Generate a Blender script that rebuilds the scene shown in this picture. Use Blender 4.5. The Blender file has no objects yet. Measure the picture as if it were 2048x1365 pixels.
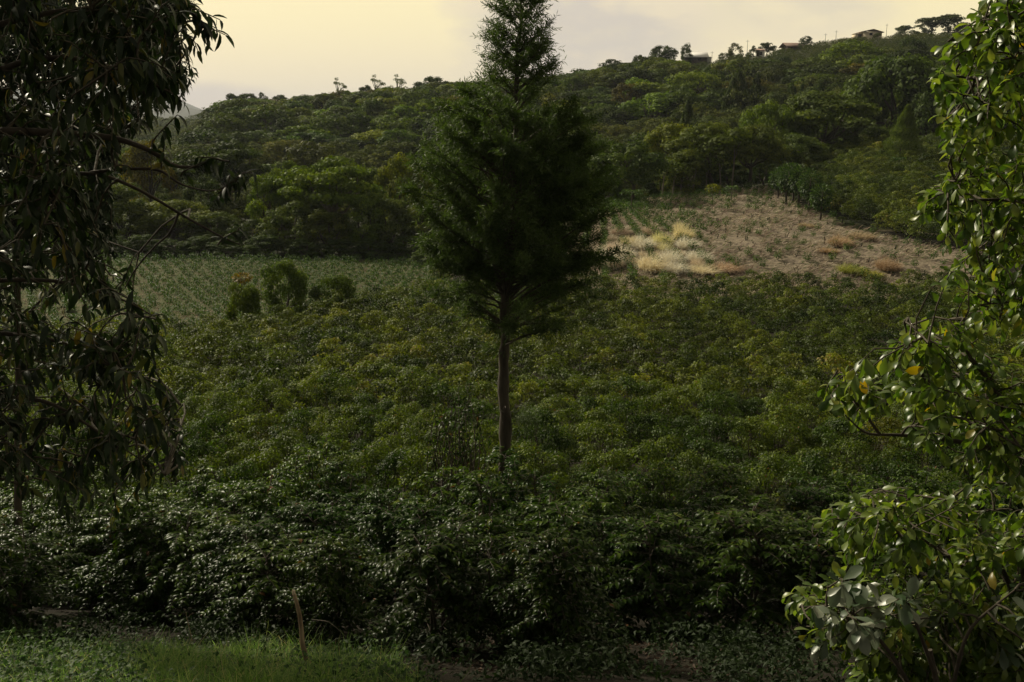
import bpy, math, random
import numpy as np
from math import radians, pi
from mathutils import Vector

random.seed(7)
RNG = np.random.default_rng(7)
SC = bpy.context.scene
COL = SC.collection

# ------------------------------------------------------------------ camera
PITCH = radians(12.4)
F = 2010.0
cam_d = bpy.data.cameras.new('camera')
cam_d.sensor_width = 36.0
cam_d.lens = 36.0 * F / 2048.0
cam_d.clip_start = 0.1
cam_d.clip_end = 30000.0
cam = bpy.data.objects.new('camera', cam_d)
cam.rotation_euler = (pi / 2 - PITCH, 0, 0)
COL.objects.link(cam)
SC.camera = cam

# ------------------------------------------------------------------ light
SUN_DIR = Vector((-0.56, 0.56, 0.58)).normalized()
SUN_EL = math.asin(SUN_DIR.z)
SUN_ROT = math.atan2(SUN_DIR.x, SUN_DIR.y)
sl = bpy.data.lights.new('sun', 'SUN')
sl.energy = 4.8
sl.angle = radians(5)
sl.color = (1.0, 0.91, 0.70)
so = bpy.data.objects.new('sun', sl)
so.rotation_euler = (-SUN_DIR).to_track_quat('-Z', 'Y').to_euler()
so.location = (-60, 40, 60)
COL.objects.link(so)

vs = SC.view_settings
vs.view_transform = 'Standard'
vs.look = 'None'
vs.exposure = 0.0
vs.gamma = 1.0
vs.use_curve_mapping = False

def make_world():
    w = bpy.data.worlds.new("World")
    SC.world = w
    w.use_nodes = True
    nt = w.node_tree
    N, L = nt.nodes, nt.links
    N.clear()
    out = N.new('ShaderNodeOutputWorld')
    bg = N.new('ShaderNodeBackground')
    sky = N.new('ShaderNodeTexSky')
    sky.sky_type = 'NISHITA'
    sky.sun_disc = False
    sky.sun_elevation = SUN_EL
    sky.sun_rotation = SUN_ROT
    sky.air_density = 1.5
    sky.dust_density = 3.0
    tc = N.new('ShaderNodeTexCoord')
    sep = N.new('ShaderNodeSeparateXYZ')
    L.new(tc.outputs['Generated'], sep.inputs[0])

    def M(op, a, b=None, clamp=False):
        n = N.new('ShaderNodeMath')
        n.operation = op
        n.use_clamp = clamp
        for i, v in enumerate((a, b)):
            if v is None:
                continue
            if isinstance(v, (int, float)):
                n.inputs[i].default_value = v
            else:
                L.new(v, n.inputs[i])
        return n.outputs[0]

    def MR(v, a, b, c, d, smooth=True):
        n = N.new('ShaderNodeMapRange')
        n.interpolation_type = 'SMOOTHSTEP' if smooth else 'LINEAR'
        L.new(v, n.inputs[0])
        for i, x in enumerate((a, b, c, d)):
            n.inputs[i + 1].default_value = x
        return n.outputs[0]

    def MIX(f, a, b):
        n = N.new('ShaderNodeMix')
        n.data_type = 'RGBA'
        if isinstance(f, (int, float)):
            n.inputs[0].default_value = f
        else:
            L.new(f, n.inputs[0])
        for i, v in ((6, a), (7, b)):
            if isinstance(v, tuple):
                n.inputs[i].default_value = (*v, 1)
            else:
                L.new(v, n.inputs[i])
        return n.outputs[2]

    X, Y, Z = sep.outputs
    Yc = M('MAXIMUM', Y, 0.05)
    az = M('DIVIDE', X, Yc)
    el = M('DIVIDE', Z, Yc)
    noise = N.new('ShaderNodeTexNoise')
    noise.inputs['Scale'].default_value = 9.0
    noise.inputs['Detail'].default_value = 7
    noise.inputs['Roughness'].default_value = 0.55
    mp = N.new('ShaderNodeMapping')
    mp.inputs['Scale'].default_value = (1, 1, 2.2)
    L.new(tc.outputs['Generated'], mp.inputs[0])
    L.new(mp.outputs[0], noise.inputs['Vector'])
    nz = M('SUBTRACT', noise.outputs[0], 0.5)

    def cloud(a0, e0, ra, re, amp=2.4):
        da = M('DIVIDE', M('SUBTRACT', az, a0), ra)
        de = M('DIVIDE', M('SUBTRACT', el, e0), re)
        d = M('ADD', M('MULTIPLY', da, da), M('MULTIPLY', de, de))
        d = M('ADD', d, M('MULTIPLY', nz, amp))
        return MR(d, 0.35, 1.25, 1.0, 0.0)

    # thin high veil: cream over the western sky, fading overhead to the open sky
    skyt = N.new('ShaderNodeVectorMath')
    skyt.operation = 'SCALE'
    L.new(sky.outputs[0], skyt.inputs[0])
    skyt.inputs['Scale'].default_value = 0.9
    veil = MR(el, 0.0, 0.12, 0.0, 1.0)
    cream = MIX(veil, (9.6, 8.2, 6.0), (10.8, 9.3, 5.4))
    high = M('MULTIPLY', MR(Z, 0.3, 0.75, 0.0, 1.0), 1.0)
    cream = MIX(high, cream, (3.0, 2.75, 2.1))
    behind = MR(Y, -0.7, 0.35, 0.0, 1.0)
    cream = MIX(behind, (2.0, 1.8, 1.35), cream)
    c0 = MIX(0.9, skyt.outputs[0], cream)
    m1 = cloud(0.07, 0.085, 0.135, 0.062)
    m2 = cloud(0.27, 0.11, 0.11, 0.040)
    m3 = cloud(-0.30, 0.005, 0.10, 0.030, 1.2)
    shade = MR(el, 0.02, 0.15, 0.0, 1.0)
    ccol = MIX(shade, (8.0, 6.9, 5.4), (8.8, 7.6, 5.4))
    ccol = MIX(MR(noise.outputs[0], 0.4, 0.62, 0.0, 1.0), ccol, (6.7, 6.0, 5.2))
    c1 = MIX(M('MULTIPLY', m1, 0.95), c0, ccol)
    c2 = MIX(M('MULTIPLY', m2, 0.6), c1, ccol)
    c3 = MIX(M('MULTIPLY', m3, 0.9), c2, (6.9, 5.9, 5.2))
    L.new(c3, bg.inputs['Color'])
    bg.inputs['Strength'].default_value = 0.1
    L.new(bg.outputs[0], out.inputs[0])
make_world()

# ------------------------------------------------------------------ helpers
CP, SP = math.cos(PITCH), math.sin(PITCH)
def at(px, py, Y):
    """the point at distance Y whose direction is that of photo pixel px, py"""
    u = (px - 1024) / F; v = (682.5 - py) / F
    d = CP + v * SP
    return np.array([u * Y / d, Y, (-SP + v * CP) * Y / d])

def zat(py, Y):
    v = (682.5 - py) / F
    return (-SP + v * CP) * Y / (CP + v * SP)

def proj(p):
    x, y, z = p[..., 0], p[..., 1], p[..., 2]
    dep = y * CP - z * SP
    up = y * SP + z * CP
    return 1024 + F * x / dep, 682.5 - F * up / dep

def mpp(Y):
    return Y / (F * 0.985)          # metres per photo pixel at distance Y

def in_poly(x, y, poly):
    c = False
    n = len(poly)
    for i in range(n):
        x1, y1 = poly[i]; x2, y2 = poly[(i + 1) % n]
        if (y1 > y) != (y2 > y) and x < (x2 - x1) * (y - y1) / (y2 - y1) + x1:
            c = not c
    return c

def tag(o, label, cat, group=None, kind=None):
    if label: o['label'] = label
    if cat: o['category'] = cat
    if group: o['group'] = group
    if kind: o['kind'] = kind
    return o

def empty(name, loc, label, cat, group=None, rz=0.0, scale=(1, 1, 1)):
    o = bpy.data.objects.new(name, None)
    o.empty_display_size = 0.3
    o.location = loc
    o.rotation_euler = (0, 0, rz)
    o.scale = scale
    COL.objects.link(o)
    return tag(o, label, cat, group)

def norm(v):
    v = np.asarray(v, float)
    return v / np.maximum(np.linalg.norm(v, axis=-1, keepdims=True), 1e-9)

class MB:
    """collects geometry, builds ONE mesh"""
    def __init__(s):
        s.V = []; s.I = []; s.T = []; s.R = []; s.M = []; s.n = 0
    def add(s, V, I, T, R=0.5, m=0):
        V = np.asarray(V, float).reshape(-1, 3)
        I = np.asarray(I, np.int64).ravel(); T = np.asarray(T, np.int64).ravel()
        s.V.append(V); s.I.append(I + s.n); s.T.append(T)
        s.R.append(np.full(len(T), R, float) if np.isscalar(R) else np.asarray(R, float))
        s.M.append(np.full(len(T), m, np.int64))
        s.n += len(V)
        return s
    def cat(s):
        if not s.V:
            return np.zeros((0, 3)), np.zeros(0, int), np.zeros(0, int), np.zeros(0), np.zeros(0, int)
        return tuple(np.concatenate(a) for a in (s.V, s.I, s.T, s.R, s.M))
    def mesh(s, name, mats, smooth=False):
        V, I, T, R, Mi = s.cat()
        me = bpy.data.meshes.new(name)
        me.vertices.add(len(V)); me.vertices.foreach_set('co', V.ravel())
        me.loops.add(len(I)); me.loops.foreach_set('vertex_index', I.astype(np.int32))
        me.polygons.add(len(T))
        st = np.concatenate([[0], np.cumsum(T)[:-1]]).astype(np.int32)
        me.polygons.foreach_set('loop_start', st)
        me.polygons.foreach_set('material_index', Mi.astype(np.int32))
        if smooth:
            me.polygons.foreach_set('use_smooth', np.ones(len(T), bool))
        a = me.attributes.new('rnd', 'FLOAT', 'FACE')
        a.data.foreach_set('value', R.astype(np.float32))
        for m in (mats if isinstance(mats, (list, tuple)) else [mats]):
            me.materials.append(m)
        me.update(calc_edges=True)
        me.validate()
        return me
    def build(s, name, mats, parent=None, smooth=False):
        o = bpy.data.objects.new(name, s.mesh(name, mats, smooth))
        COL.objects.link(o)
        if parent: o.parent = parent
        return o
    def box(s, c, d, m=0, R=0.5, rz=0.0):
        x, y, z = np.array(d) / 2.0
        v = np.array([[a, b, e] for a in (-x, x) for b in (-y, y) for e in (-z, z)])
        if rz:
            cr, sr = math.cos(rz), math.sin(rz)
            v = np.stack([v[:, 0] * cr - v[:, 1] * sr, v[:, 0] * sr + v[:, 1] * cr, v[:, 2]], 1)
        v = v + np.array(c)
        f = [0,1,3,2, 4,6,7,5, 0,4,5,1, 2,3,7,6, 0,2,6,4, 1,5,7,3]
        return s.add(v, f, [4] * 6, R, m)

# ---- leaves ---------------------------------------------------------------
TPL = {
    'hi': dict(u=[0, .2,.2,.2, .45,.45,.45, .72,.72,.72, 1], w=[0, -.78,0,.78, -1,0,1, -.72,0,.72, 0],
               f=[[0,2,1],[0,3,2],[1,2,5,4],[2,3,6,5],[4,5,8,7],[5,6,9,8],[7,8,10],[8,9,10]]),
    'mid': dict(u=[0, .45,.5,.45, 1], w=[0,-1,0,1,0], f=[[0,2,1],[0,3,2],[1,2,4],[2,3,4]]),
    'obo': dict(u=[0, .25,.25,.25, .6,.6,.6, .85,.85,.85, 1], w=[0, -.4,0,.4, -1,0,1, -.75,0,.75, 0],
               f=[[0,2,1],[0,3,2],[1,2,5,4],[2,3,6,5],[4,5,8,7],[5,6,9,8],[7,8,10],[8,9,10]]),
    'lo': dict(u=[0, .45, 1, .45], w=[0,-1,0,1], f=[[0,3,2,1]]),
    'blade': dict(u=[0,0,.35,.35,.7,.7,1], w=[-1,1,-.8,.8,-.45,.45,0], f=[[0,1,3,2],[2,3,5,4],[4,5,6]]),
}
def leaves(mb, P, D, L, W, curl=0.6, fold=0.25, tpl='mid', up=None, roll=0.5, R=None, m=0, rng=RNG):
    P = np.asarray(P, float); n = len(P)
    if n == 0: return mb
    D = norm(D)
    L = np.broadcast_to(L, (n,)); W = np.broadcast_to(W, (n,)); curl = np.maximum(np.broadcast_to(curl, (n,)), 1e-3)
    if up is None: up = np.tile([0, 0, 1.0], (n, 1))
    up = norm(np.asarray(up) + rng.normal(0, roll, (n, 3)))
    N_ = up - D * np.sum(up * D, 1, keepdims=True)
    N_ = norm(N_ + 1e-6)
    S = np.cross(D, N_)
    t = TPL[tpl]
    u = np.array(t['u'])[None, :]; w = np.array(t['w'])[None, :]
    c = curl[:, None]
    xx = np.sin(c * u) / c; zz = -(1 - np.cos(c * u)) / c
    Lc = L[:, None]; Wc = W[:, None]
    V = (P[:, None, :] + D[:, None, :] * (Lc * xx)[..., None] + S[:, None, :] * (Wc * 0.5 * w)[..., None]
         + N_[:, None, :] * (Lc * zz + fold * Wc * np.abs(w))[..., None])
    k = V.shape[1]
    fl = np.concatenate([np.array(f) for f in t['f']]); ft = np.array([len(f) for f in t['f']])
    I = (fl[None, :] + (np.arange(n) * k)[:, None]).ravel()
    T = np.tile(ft, n)
    if R is None: R = rng.random(n)
    return mb.add(V.reshape(-1, 3), I, T, np.repeat(R, len(ft)), m)

def tube(mb, pts, rad, n=6, m=0, R=0.5, cap=True):
    pts = np.asarray(pts, float); k = len(pts)
    rad = np.broadcast_to(rad, (k,)).astype(float)
    T = np.gradient(pts, axis=0); T = norm(T)
    ref = np.array([0, 0, 1.0]) if abs(T[0][2]) < 0.8 else np.array([1.0, 0, 0])
    A = norm(np.cross(T, ref)); B = np.cross(T, A)
    a = np.arange(n) * 2 * pi / n
    V = pts[:, None, :] + rad[:, None, None] * (A[:, None, :] * np.cos(a)[None, :, None] + B[:, None, :] * np.sin(a)[None, :, None])
    V = V.reshape(-1, 3)
    i = np.arange(k - 1)[:, None] * n; j = np.arange(n)[None, :]; j2 = (j + 1) % n
    I = np.stack([i + j, i + j2, i + n + j2, i + n + j], -1).reshape(-1)
    mb.add(V, I, np.full((k - 1) * n, 4), R, m)
    if cap:
        mb.add(V[-n:], np.arange(n), [n], R, m)
    return mb

def wiggle(a, b, n=5, amp=0.05, sag=0.0, rng=RNG):
    a = np.asarray(a, float); b = np.asarray(b, float)
    t = np.linspace(0, 1, n)[:, None]
    p = a + (b - a) * t
    d = np.linalg.norm(b - a)
    w = rng.normal(0, amp * d * 1.3, (1, 3)) * np.sin(t * pi) + rng.normal(0, amp * d * .7, (1, 3)) * np.sin(t * 2 * pi) + rng.normal(0, amp * d * .22, (n, 3)) * np.sin(t * pi)
    p = p + w
    p[:, 2] += sag * d * np.sin(t[:, 0] * pi)
    return p

# ---- materials --------------------------------------------------------------
def new_mat(name):
    m = bpy.data.materials.new(name)
    m.use_nodes = True
    m.node_tree.nodes.clear()
    return m, m.node_tree.nodes, m.node_tree.links

def ramp(N, cols):
    r = N.new('ShaderNodeValToRGB')
    e = r.color_ramp.elements
    for i, (p, c) in enumerate(cols):
        el = e[i] if i < 2 else e.new(p)
        el.position = p; el.color = (*c, 1)
    return r

def leaf_mat(name, cols, rough=0.45, transl=0.3, spec=0.5, objcol=False, nscale=0.0):
    """cols: list of (pos, colour) looked up by each leaf's own random number"""
    m, N, L = new_mat(name)
    out = N.new('ShaderNodeOutputMaterial')
    at_ = N.new('ShaderNodeAttribute'); at_.attribute_name = 'rnd'
    r = ramp(N, cols)
    L.new(at_.outputs['Fac'], r.inputs[0])
    col = r.outputs[0]
    if objcol:
        oi = N.new('ShaderNodeObjectInfo')
        mx = N.new('ShaderNodeMix'); mx.data_type = 'RGBA'; mx.blend_type = 'MULTIPLY'
        mx.inputs[0].default_value = 1.0
        L.new(col, mx.inputs[6]); L.new(oi.outputs['Color'], mx.inputs[7])
        col = mx.outputs[2]
    if nscale:
        nz = N.new('ShaderNodeTexNoise'); nz.inputs['Scale'].default_value = nscale; nz.inputs['Detail'].default_value = 3
        g = N.new('ShaderNodeNewGeometry'); L.new(g.outputs['Position'], nz.inputs['Vector'])
        rr = ramp(N, [(0.35, (0.75, 0.8, 0.8)), (0.65, (1.3, 1.12, 0.95))])
        L.new(nz.outputs[0], rr.inputs[0])
        mx = N.new('ShaderNodeMix'); mx.data_type = 'RGBA'; mx.blend_type = 'MULTIPLY'
        mx.inputs[0].default_value = 1.0
        L.new(col, mx.inputs[6]); L.new(rr.outputs[0], mx.inputs[7])
        col = mx.outputs[2]
    p = N.new('ShaderNodeBsdfPrincipled')
    p.inputs['Roughness'].default_value = rough
    p.inputs['Specular IOR Level'].default_value = spec
    L.new(col, p.inputs['Base Color'])
    tr = N.new('ShaderNodeBsdfTranslucent')
    hs = N.new('ShaderNodeHueSaturation'); hs.inputs['Saturation'].default_value = 1.15; hs.inputs['Value'].default_value = 1.5
    L.new(col, hs.inputs['Color']); L.new(hs.outputs[0], tr.inputs['Color'])
    mx = N.new('ShaderNodeMixShader'); mx.inputs[0].default_value = transl
    L.new(p.outputs[0], mx.inputs[1]); L.new(tr.outputs[0], mx.inputs[2])
    L.new(mx.outputs[0], out.inputs[0])
    return m

def bark_mat(name, a, b, scale=12.0, rough=0.9, bump=0.4):
    m, N, L = new_mat(name)
    out = N.new('ShaderNodeOutputMaterial')
    p = N.new('ShaderNodeBsdfPrincipled'); p.inputs['Roughness'].default_value = rough
    tc = N.new('ShaderNodeTexCoord')
    mp = N.new('ShaderNodeMapping'); mp.inputs['Scale'].default_value = (1, 1, 0.25)
    nz = N.new('ShaderNodeTexNoise'); nz.inputs['Scale'].default_value = scale; nz.inputs['Detail'].default_value = 6
    L.new(tc.outputs['Object'], mp.inputs[0]); L.new(mp.outputs[0], nz.inputs['Vector'])
    r = ramp(N, [(0.35, a), (0.65, b)]); L.new(nz.outputs[0], r.inputs[0]); L.new(r.outputs[0], p.inputs['Base Color'])
    bp = N.new('ShaderNodeBump'); bp.inputs['Strength'].default_value = bump; bp.inputs['Distance'].default_value = 0.03
    L.new(nz.outputs[0], bp.inputs['Height']); L.new(bp.outputs[0], p.inputs['Normal'])
    L.new(p.outputs[0], out.inputs[0])
    return m

def flat_mat(name, a, b=None, rough=0.8, scale=3.0, metallic=0.0):
    m, N, L = new_mat(name)
    out = N.new('ShaderNodeOutputMaterial')
    p = N.new('ShaderNodeBsdfPrincipled'); p.inputs['Roughness'].default_value = rough
    p.inputs['Metallic'].default_value = metallic
    tc = N.new('ShaderNodeTexCoord')
    nz = N.new('ShaderNodeTexNoise'); nz.inputs['Scale'].default_value = scale; nz.inputs['Detail'].default_value = 5
    L.new(tc.outputs['Object'], nz.inputs['Vector'])
    b = b or tuple(x * 0.8 for x in a)
    r = ramp(N, [(0.3, a), (0.7, b)]); L.new(nz.outputs[0], r.inputs[0]); L.new(r.outputs[0], p.inputs['Base Color'])
    L.new(p.outputs[0], out.inputs[0])
    return m

G = {}
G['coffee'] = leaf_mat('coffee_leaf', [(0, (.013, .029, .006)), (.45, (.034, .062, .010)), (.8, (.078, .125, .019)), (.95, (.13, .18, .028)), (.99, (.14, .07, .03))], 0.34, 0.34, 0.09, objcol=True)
G['coffee_mid'] = leaf_mat('coffee_leaf_mid', [(0, (.018, .035, .007)), (.5, (.070, .104, .017)), (.85, (.17, .22, .036)), (.97, (.16, .23, .04)), (.99, (.18, .09, .03))], 0.48, 0.32, 0.15, objcol=True)
G['coffee_far'] = leaf_mat('coffee_leaf_far', [(0, (.020, .037, .008)), (.5, (.072, .102, .018)), (.85, (.165, .21, .036)), (1, (.18, .15, .04))], 0.55, 0.3, 0.15, nscale=0.25)
G['young'] = leaf_mat('young_leaf', [(0, (.022, .048, .010)), (.5, (.04, .080, .016)), (1, (.085, .135, .025))], 0.55, 0.3, 0.2, objcol=True)
G['tree'] = leaf_mat('tree_leaf', [(0, (.030, .048, .010)), (.5, (.068, .095, .018)), (1, (.14, .17, .032))], 0.65, 0.28, 0.1, objcol=True)
G['forest'] = leaf_mat('forest_leaf', [(0, (.028, .044, .013)), (.5, (.060, .082, .022)), (1, (.13, .145, .035))], 0.75, 0.25, 0.06, nscale=0.06)
G['conifer'] = leaf_mat('conifer_spray', [(0, (.032, .055, .013)), (.6, (.055, .088, .020)), (1, (.09, .13, .032))], 0.6, 0.35, 0.3, objcol=True)
G['droop'] = leaf_mat('drooping_leaf', [(0, (.010, .018, .006)), (.6, (.018, .032, .010)), (.9, (.040, .06, .018)), (.975, (.10, .10, .025)), (1, (.20, .14, .03))], 0.42, 0.3, 0.32)
G['darkleaf'] = leaf_mat('dark_small_leaf', [(0, (.010, .020, .008)), (.7, (.018, .034, .012)), (1, (.03, .05, .018))], 0.45, 0.15, 0.4)
G['right'] = leaf_mat('bright_leaf', [(0, (.035, .068, .012)), (.5, (.09, .14, .024)), (.85, (.17, .225, .042)), (.985, (.22, .25, .05)), (1, (.30, .20, .03))], 0.36, 0.45, 0.5)
G['grey'] = leaf_mat('pale_leaf', [(0, (.05, .08, .04)), (.5, (.10, .13, .08)), (1, (.22, .235, .17))], 0.36, 0.25, 0.5)
G['grass'] = leaf_mat('grass_blade', [(0, (.05, .10, .024)), (.5, (.12, .205, .05)), (.85, (.2, .29, .085)), (1, (.34, .29, .15))], 0.5, 0.5, 0.3)
G['weed'] = leaf_mat('weed_leaf', [(0, (.022, .045, .014)), (.6, (.045, .085, .025)), (1, (.10, .15, .05))], 0.55, 0.35, 0.12)
G['straw'] = leaf_mat('straw_blade', [(0, (.60, .55, .43)), (.6, (.72, .68, .56)), (1, (.82, .78, .67))], 0.7, 0.2, 0.2, objcol=True)
G['dry'] = leaf_mat('dry_grass_blade', [(0, (.13, .09, .075)), (.35, (.26, .20, .16)), (.72, (.52, .44, .33)), (.85, (.13, .15, .055)), (1, (.09, .13, .04))], 0.8, 0.2, 0.2)
G['shade'] = leaf_mat('shade_painted_leaf', [(0, (.012, .022, .007)), (1, (.03, .05, .015))], 0.6, 0.2, 0.12)  # seedling leaves with shade put into their colour
G['litter'] = leaf_mat('dead_leaf', [(0, (.03, .02, .012)), (.5, (.07, .045, .03)), (1, (.10, .07, .04))], 0.8, 0.1, 0.2)
G['bark'] = bark_mat('bark_dark', (.035, .026, .018), (.07, .055, .038))
G['barkpale'] = bark_mat('bark_pale', (.10, .085, .065), (.19, .165, .125))
G['twig'] = bark_mat('twig_bark', (.04, .032, .02), (.075, .06, .038), 30)
G['stick'] = bark_mat('weathered_wood', (.14, .09, .055), (.42, .31, .20), 14, 0.85, 0.6)
G['cutwood'] = flat_mat('pale_cut_wood', (.62, .50, .36), (.5, .38, .26), 0.8, 20)

# ------------------------------------------------------------------ terrain
NEAR = [(-40, -1.6), (0, -1.7), (3, -2.4), (6, -3.9), (8.2, -5.1), (9.5, -5.65), (10.6, -5.95), (11.5, -6.5), (14, -7.4),
        (17, -8.2), (20, -8.85), (25, -9.6), (30, -10.25), (40, -11.05), (50, -11.5), (60, -11.8), (67, -11.9)]
def col(px, rest):
    """rest: (Y, z) or (Y, 'p', py)"""
    pts = list(NEAR)
    for r in rest:
        if len(r) == 3: pts.append((r[0], zat(r[2], r[0])))
        else: pts.append(r)
    return ((px - 1024) / F / 0.985, pts)
def mountain(py): return [(1500, -5), (3000, 5), (4200, zat(py, 5000) * 0.6), (5000, 'p', py), (6400, 20)]
def ridge(py, Yr=300, foot=-11.5, Yf=190):
    zr = zat(py, Yr)
    return [(140, -12.8), (Yf, foot), (Yr * 0.78, foot + (zr - foot) * 0.52), (Yr * 0.93, foot + (zr - foot) * 0.9), (Yr, zr), (Yr + 25, zr - 1), (Yr + 120, zr - 12),
            (900, 0), (3000, 5), (5000, 40), (6400, 20)]
def flat(): return [(88, -12.0), (100, -12.2)]
def valley(): return [(140, -12.8), (200, -12.8), (300, -12.5), (500, -10.5), (900, -6.5)]
COLS = [
    col(-3500, flat() + valley() + mountain(170)), col(-600, flat() + valley() + mountain(160)), col(0, flat() + valley() + mountain(170)),
    col(180, flat() + valley() + mountain(184)), col(300, flat() + valley() + mountain(180)),
    col(360, flat() + valley() + mountain(190)), col(395, flat() + valley() + mountain(202)),
    col(440, flat() + ridge(268)), col(475, flat() + ridge(232)), col(560, flat() + ridge(230)), col(650, flat() + ridge(221)),
    col(760, flat() + ridge(211)), col(850, flat() + ridge(206)), col(930, flat() + ridge(197)),
    col(1050, [(88, -11.2), (100, -11)] + ridge(185, 305)),
    col(1150, [(80, 'p', 500), (100, 'p', 425), (115, 'p', 410)] + ridge(168, 308)),
    col(1250, [(80, 'p', 495), (100, 'p', 415), (115, 'p', 402), (130, -10)] + ridge(146, 312, -9, 180)),
    col(1350, [(80, 'p', 490), (104, 'p', 396), (120, 'p', 390), (135, -9)] + ridge(136, 318, -8, 180)),
    col(1440, [(80, 'p', 484), (106, 'p', 386), (122, 'p', 378), (135, -8)] + ridge(124, 322, -6, 180)),
    col(1560, [(80, 'p', 478), (108, 'p', 376), (125, 'p', 362), (138, -6.5)] + ridge(100, 330, -4, 180)),
    col(1640, [(80, 'p', 480), (92, 'p', 428), (106, 'p', 378), (125, 'p', 330), (138, 'p', 315)] + ridge(84, 335, -2, 185)),
    col(1700, [(78, 'p', 492), (86, 'p', 456), (105, 'p', 372), (125, 'p', 315), (138, 'p', 298)] + ridge(77, 338, -1, 185)),
    col(1820, [(74, 'p', 515), (84, 'p', 474), (105, 'p', 375), (125, 'p', 312), (138, 'p', 292)] + ridge(73, 340, 0, 185)),
    col(1930, [(72, 'p', 524), (82, 'p', 488), (105, 'p', 378), (125, 'p', 310), (138, 'p', 290)] + ridge(74, 340, 0, 185)),
    col(2100, [(72, 'p', 520), (82, 'p', 484), (105, 'p', 374), (125, 'p', 305), (138, 'p', 285)] + ridge(80, 340, 0, 185)),
    col(2700, [(72, 'p', 515), (82, 'p', 480), (105, 'p', 370), (125, 'p', 300), (138, 'p', 280)] + ridge(95, 340, 0, 185)),
    col(5500, [(72, 'p', 515), (82, 'p', 480), (105, 'p', 370), (125, 'p', 300), (138, 'p', 280)] + ridge(110, 340, 0, 185)),
]
YG = np.concatenate([np.linspace(-40, 40, 81), 40 * np.exp(np.linspace(0.01, math.log(6400 / 40), 330))])
def _prof(pts):
    d = {}
    for p in pts:
        y = p[0]; d[y] = zat(p[2], y) if len(p) == 3 else p[1]
    ys = sorted(d)
    return np.interp(YG, ys, [d[y] for y in ys])
AZ = np.array([c[0] for c in COLS])
TAB = np.stack([_prof(c[1]) for c in COLS])
for _ in range(3):                                   # soften the breaks of slope
    T2 = TAB.copy(); T2[:, 1:-1] = (TAB[:, :-2] + 2 * TAB[:, 1:-1] + TAB[:, 2:]) / 4
    TAB = T2
AZF = np.linspace(AZ[0], AZ[-1], 900)
TABF = np.stack([np.interp(AZF, AZ, TAB[:, j]) for j in range(len(YG))], 1)
K = np.hanning(9); K /= K.sum()
TABF = np.apply_along_axis(lambda c: np.convolve(np.pad(c, 4, mode='edge'), K, 'valid'), 0, TABF)
def ground(X, Y):
    X = np.asarray(X, float); Y = np.asarray(Y, float)
    a = np.clip(X / np.maximum(Y, 25), AZF[0], AZF[-1])
    ia = (a - AZF[0]) / (AZF[1] - AZF[0]); i0 = np.clip(ia.astype(int), 0, len(AZF) - 2); fa = ia - i0
    j0 = np.clip(np.searchsorted(YG, Y, side='right') - 1, 0, len(YG) - 2)
    fy = np.clip((Y - YG[j0]) / (YG[j0 + 1] - YG[j0]), 0, 1)
    z = (TABF[i0, j0] * (1 - fa) * (1 - fy) + TABF[i0 + 1, j0] * fa * (1 - fy) + TABF[i0, j0 + 1] * (1 - fa) * fy + TABF[i0 + 1, j0 + 1] * fa * fy)
    return z + 0.05 * np.sin(X * 2.1 + Y * 0.7) * np.sin(Y * 1.7 - X * 0.4)
def gp(X, Y): return np.array([X, Y, float(ground(X, Y))])

def ground_mat():
    m, N, L = new_mat('ground_soil')
    out = N.new('ShaderNodeOutputMaterial')
    p = N.new('ShaderNodeBsdfPrincipled'); p.inputs['Roughness'].default_value = 0.95
    p.inputs['Specular IOR Level'].default_value = 0.15
    g = N.new('ShaderNodeNewGeometry')
    a = N.new('ShaderNodeAttribute'); a.attribute_name = 'rnd'     # 0 soil / 0.5 clearing / 1 forest floor, as vertex mask
    n1 = N.new('ShaderNodeTexNoise'); n1.inputs['Scale'].default_value = 1.3; n1.inputs['Detail'].default_value = 10; n1.inputs['Roughness'].default_value = 0.7
    L.new(g.outputs['Position'], n1.inputs['Vector'])
    def mix(f, x, y):
        n = N.new('ShaderNodeMix'); n.data_type = 'RGBA'
        L.new(f, n.inputs[0])
        L.new(x, n.inputs[6]); L.new(y, n.inputs[7])
        return n.outputs[2]
    soil = ramp(N, [(.35, (.012, .009, .006)), (.55, (.020, .016, .010)), (.7, (.018, .024, .009))]); L.new(n1.outputs[0], soil.inputs[0])  # soil colour darkened to stand in for shade on the near bank
    clear = ramp(N, [(.30, (.06, .045, .034)), (.42, (.15, .12, .088)), (.50, (.26, .21, .15)), (.57, (.12, .10, .065)), (.64, (.07, .085, .035))]); L.new(n1.outputs[0], clear.inputs[0])
    field = ramp(N, [(.35, (.10, .085, .042)), (.5, (.07, .078, .028)), (.65, (.05, .07, .02))]); L.new(n1.outputs[0], field.inputs[0])
    far = ramp(N, [(.35, (.018, .020, .009)), (.55, (.026, .030, .012)), (.75, (.04, .034, .018))]); L.new(n1.outputs[0], far.inputs[0])
    def step(a0, b0):
        n = N.new('ShaderNodeMapRange'); n.inputs[1].default_value = a0; n.inputs[2].default_value = b0
        L.new(a.outputs['Fac'], n.inputs[0]); return n.outputs[0]
    c = mix(step(.05, .2), soil.outputs[0], clear.outputs[0])
    c = mix(step(.35, .5), c, field.outputs[0])
    c = mix(step(.7, .9), c, far.outputs[0])
    L.new(c, p.inputs['Base Color'])
    bp = N.new('ShaderNodeBump'); bp.inputs['Strength'].default_value = 0.9; bp.inputs['Distance'].default_value = 0.25
    L.new(n1.outputs[0], bp.inputs['Height']); L.new(bp.outputs[0], p.inputs['Normal'])
    L.new(p.outputs[0], out.inputs[0])
    return m

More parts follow.
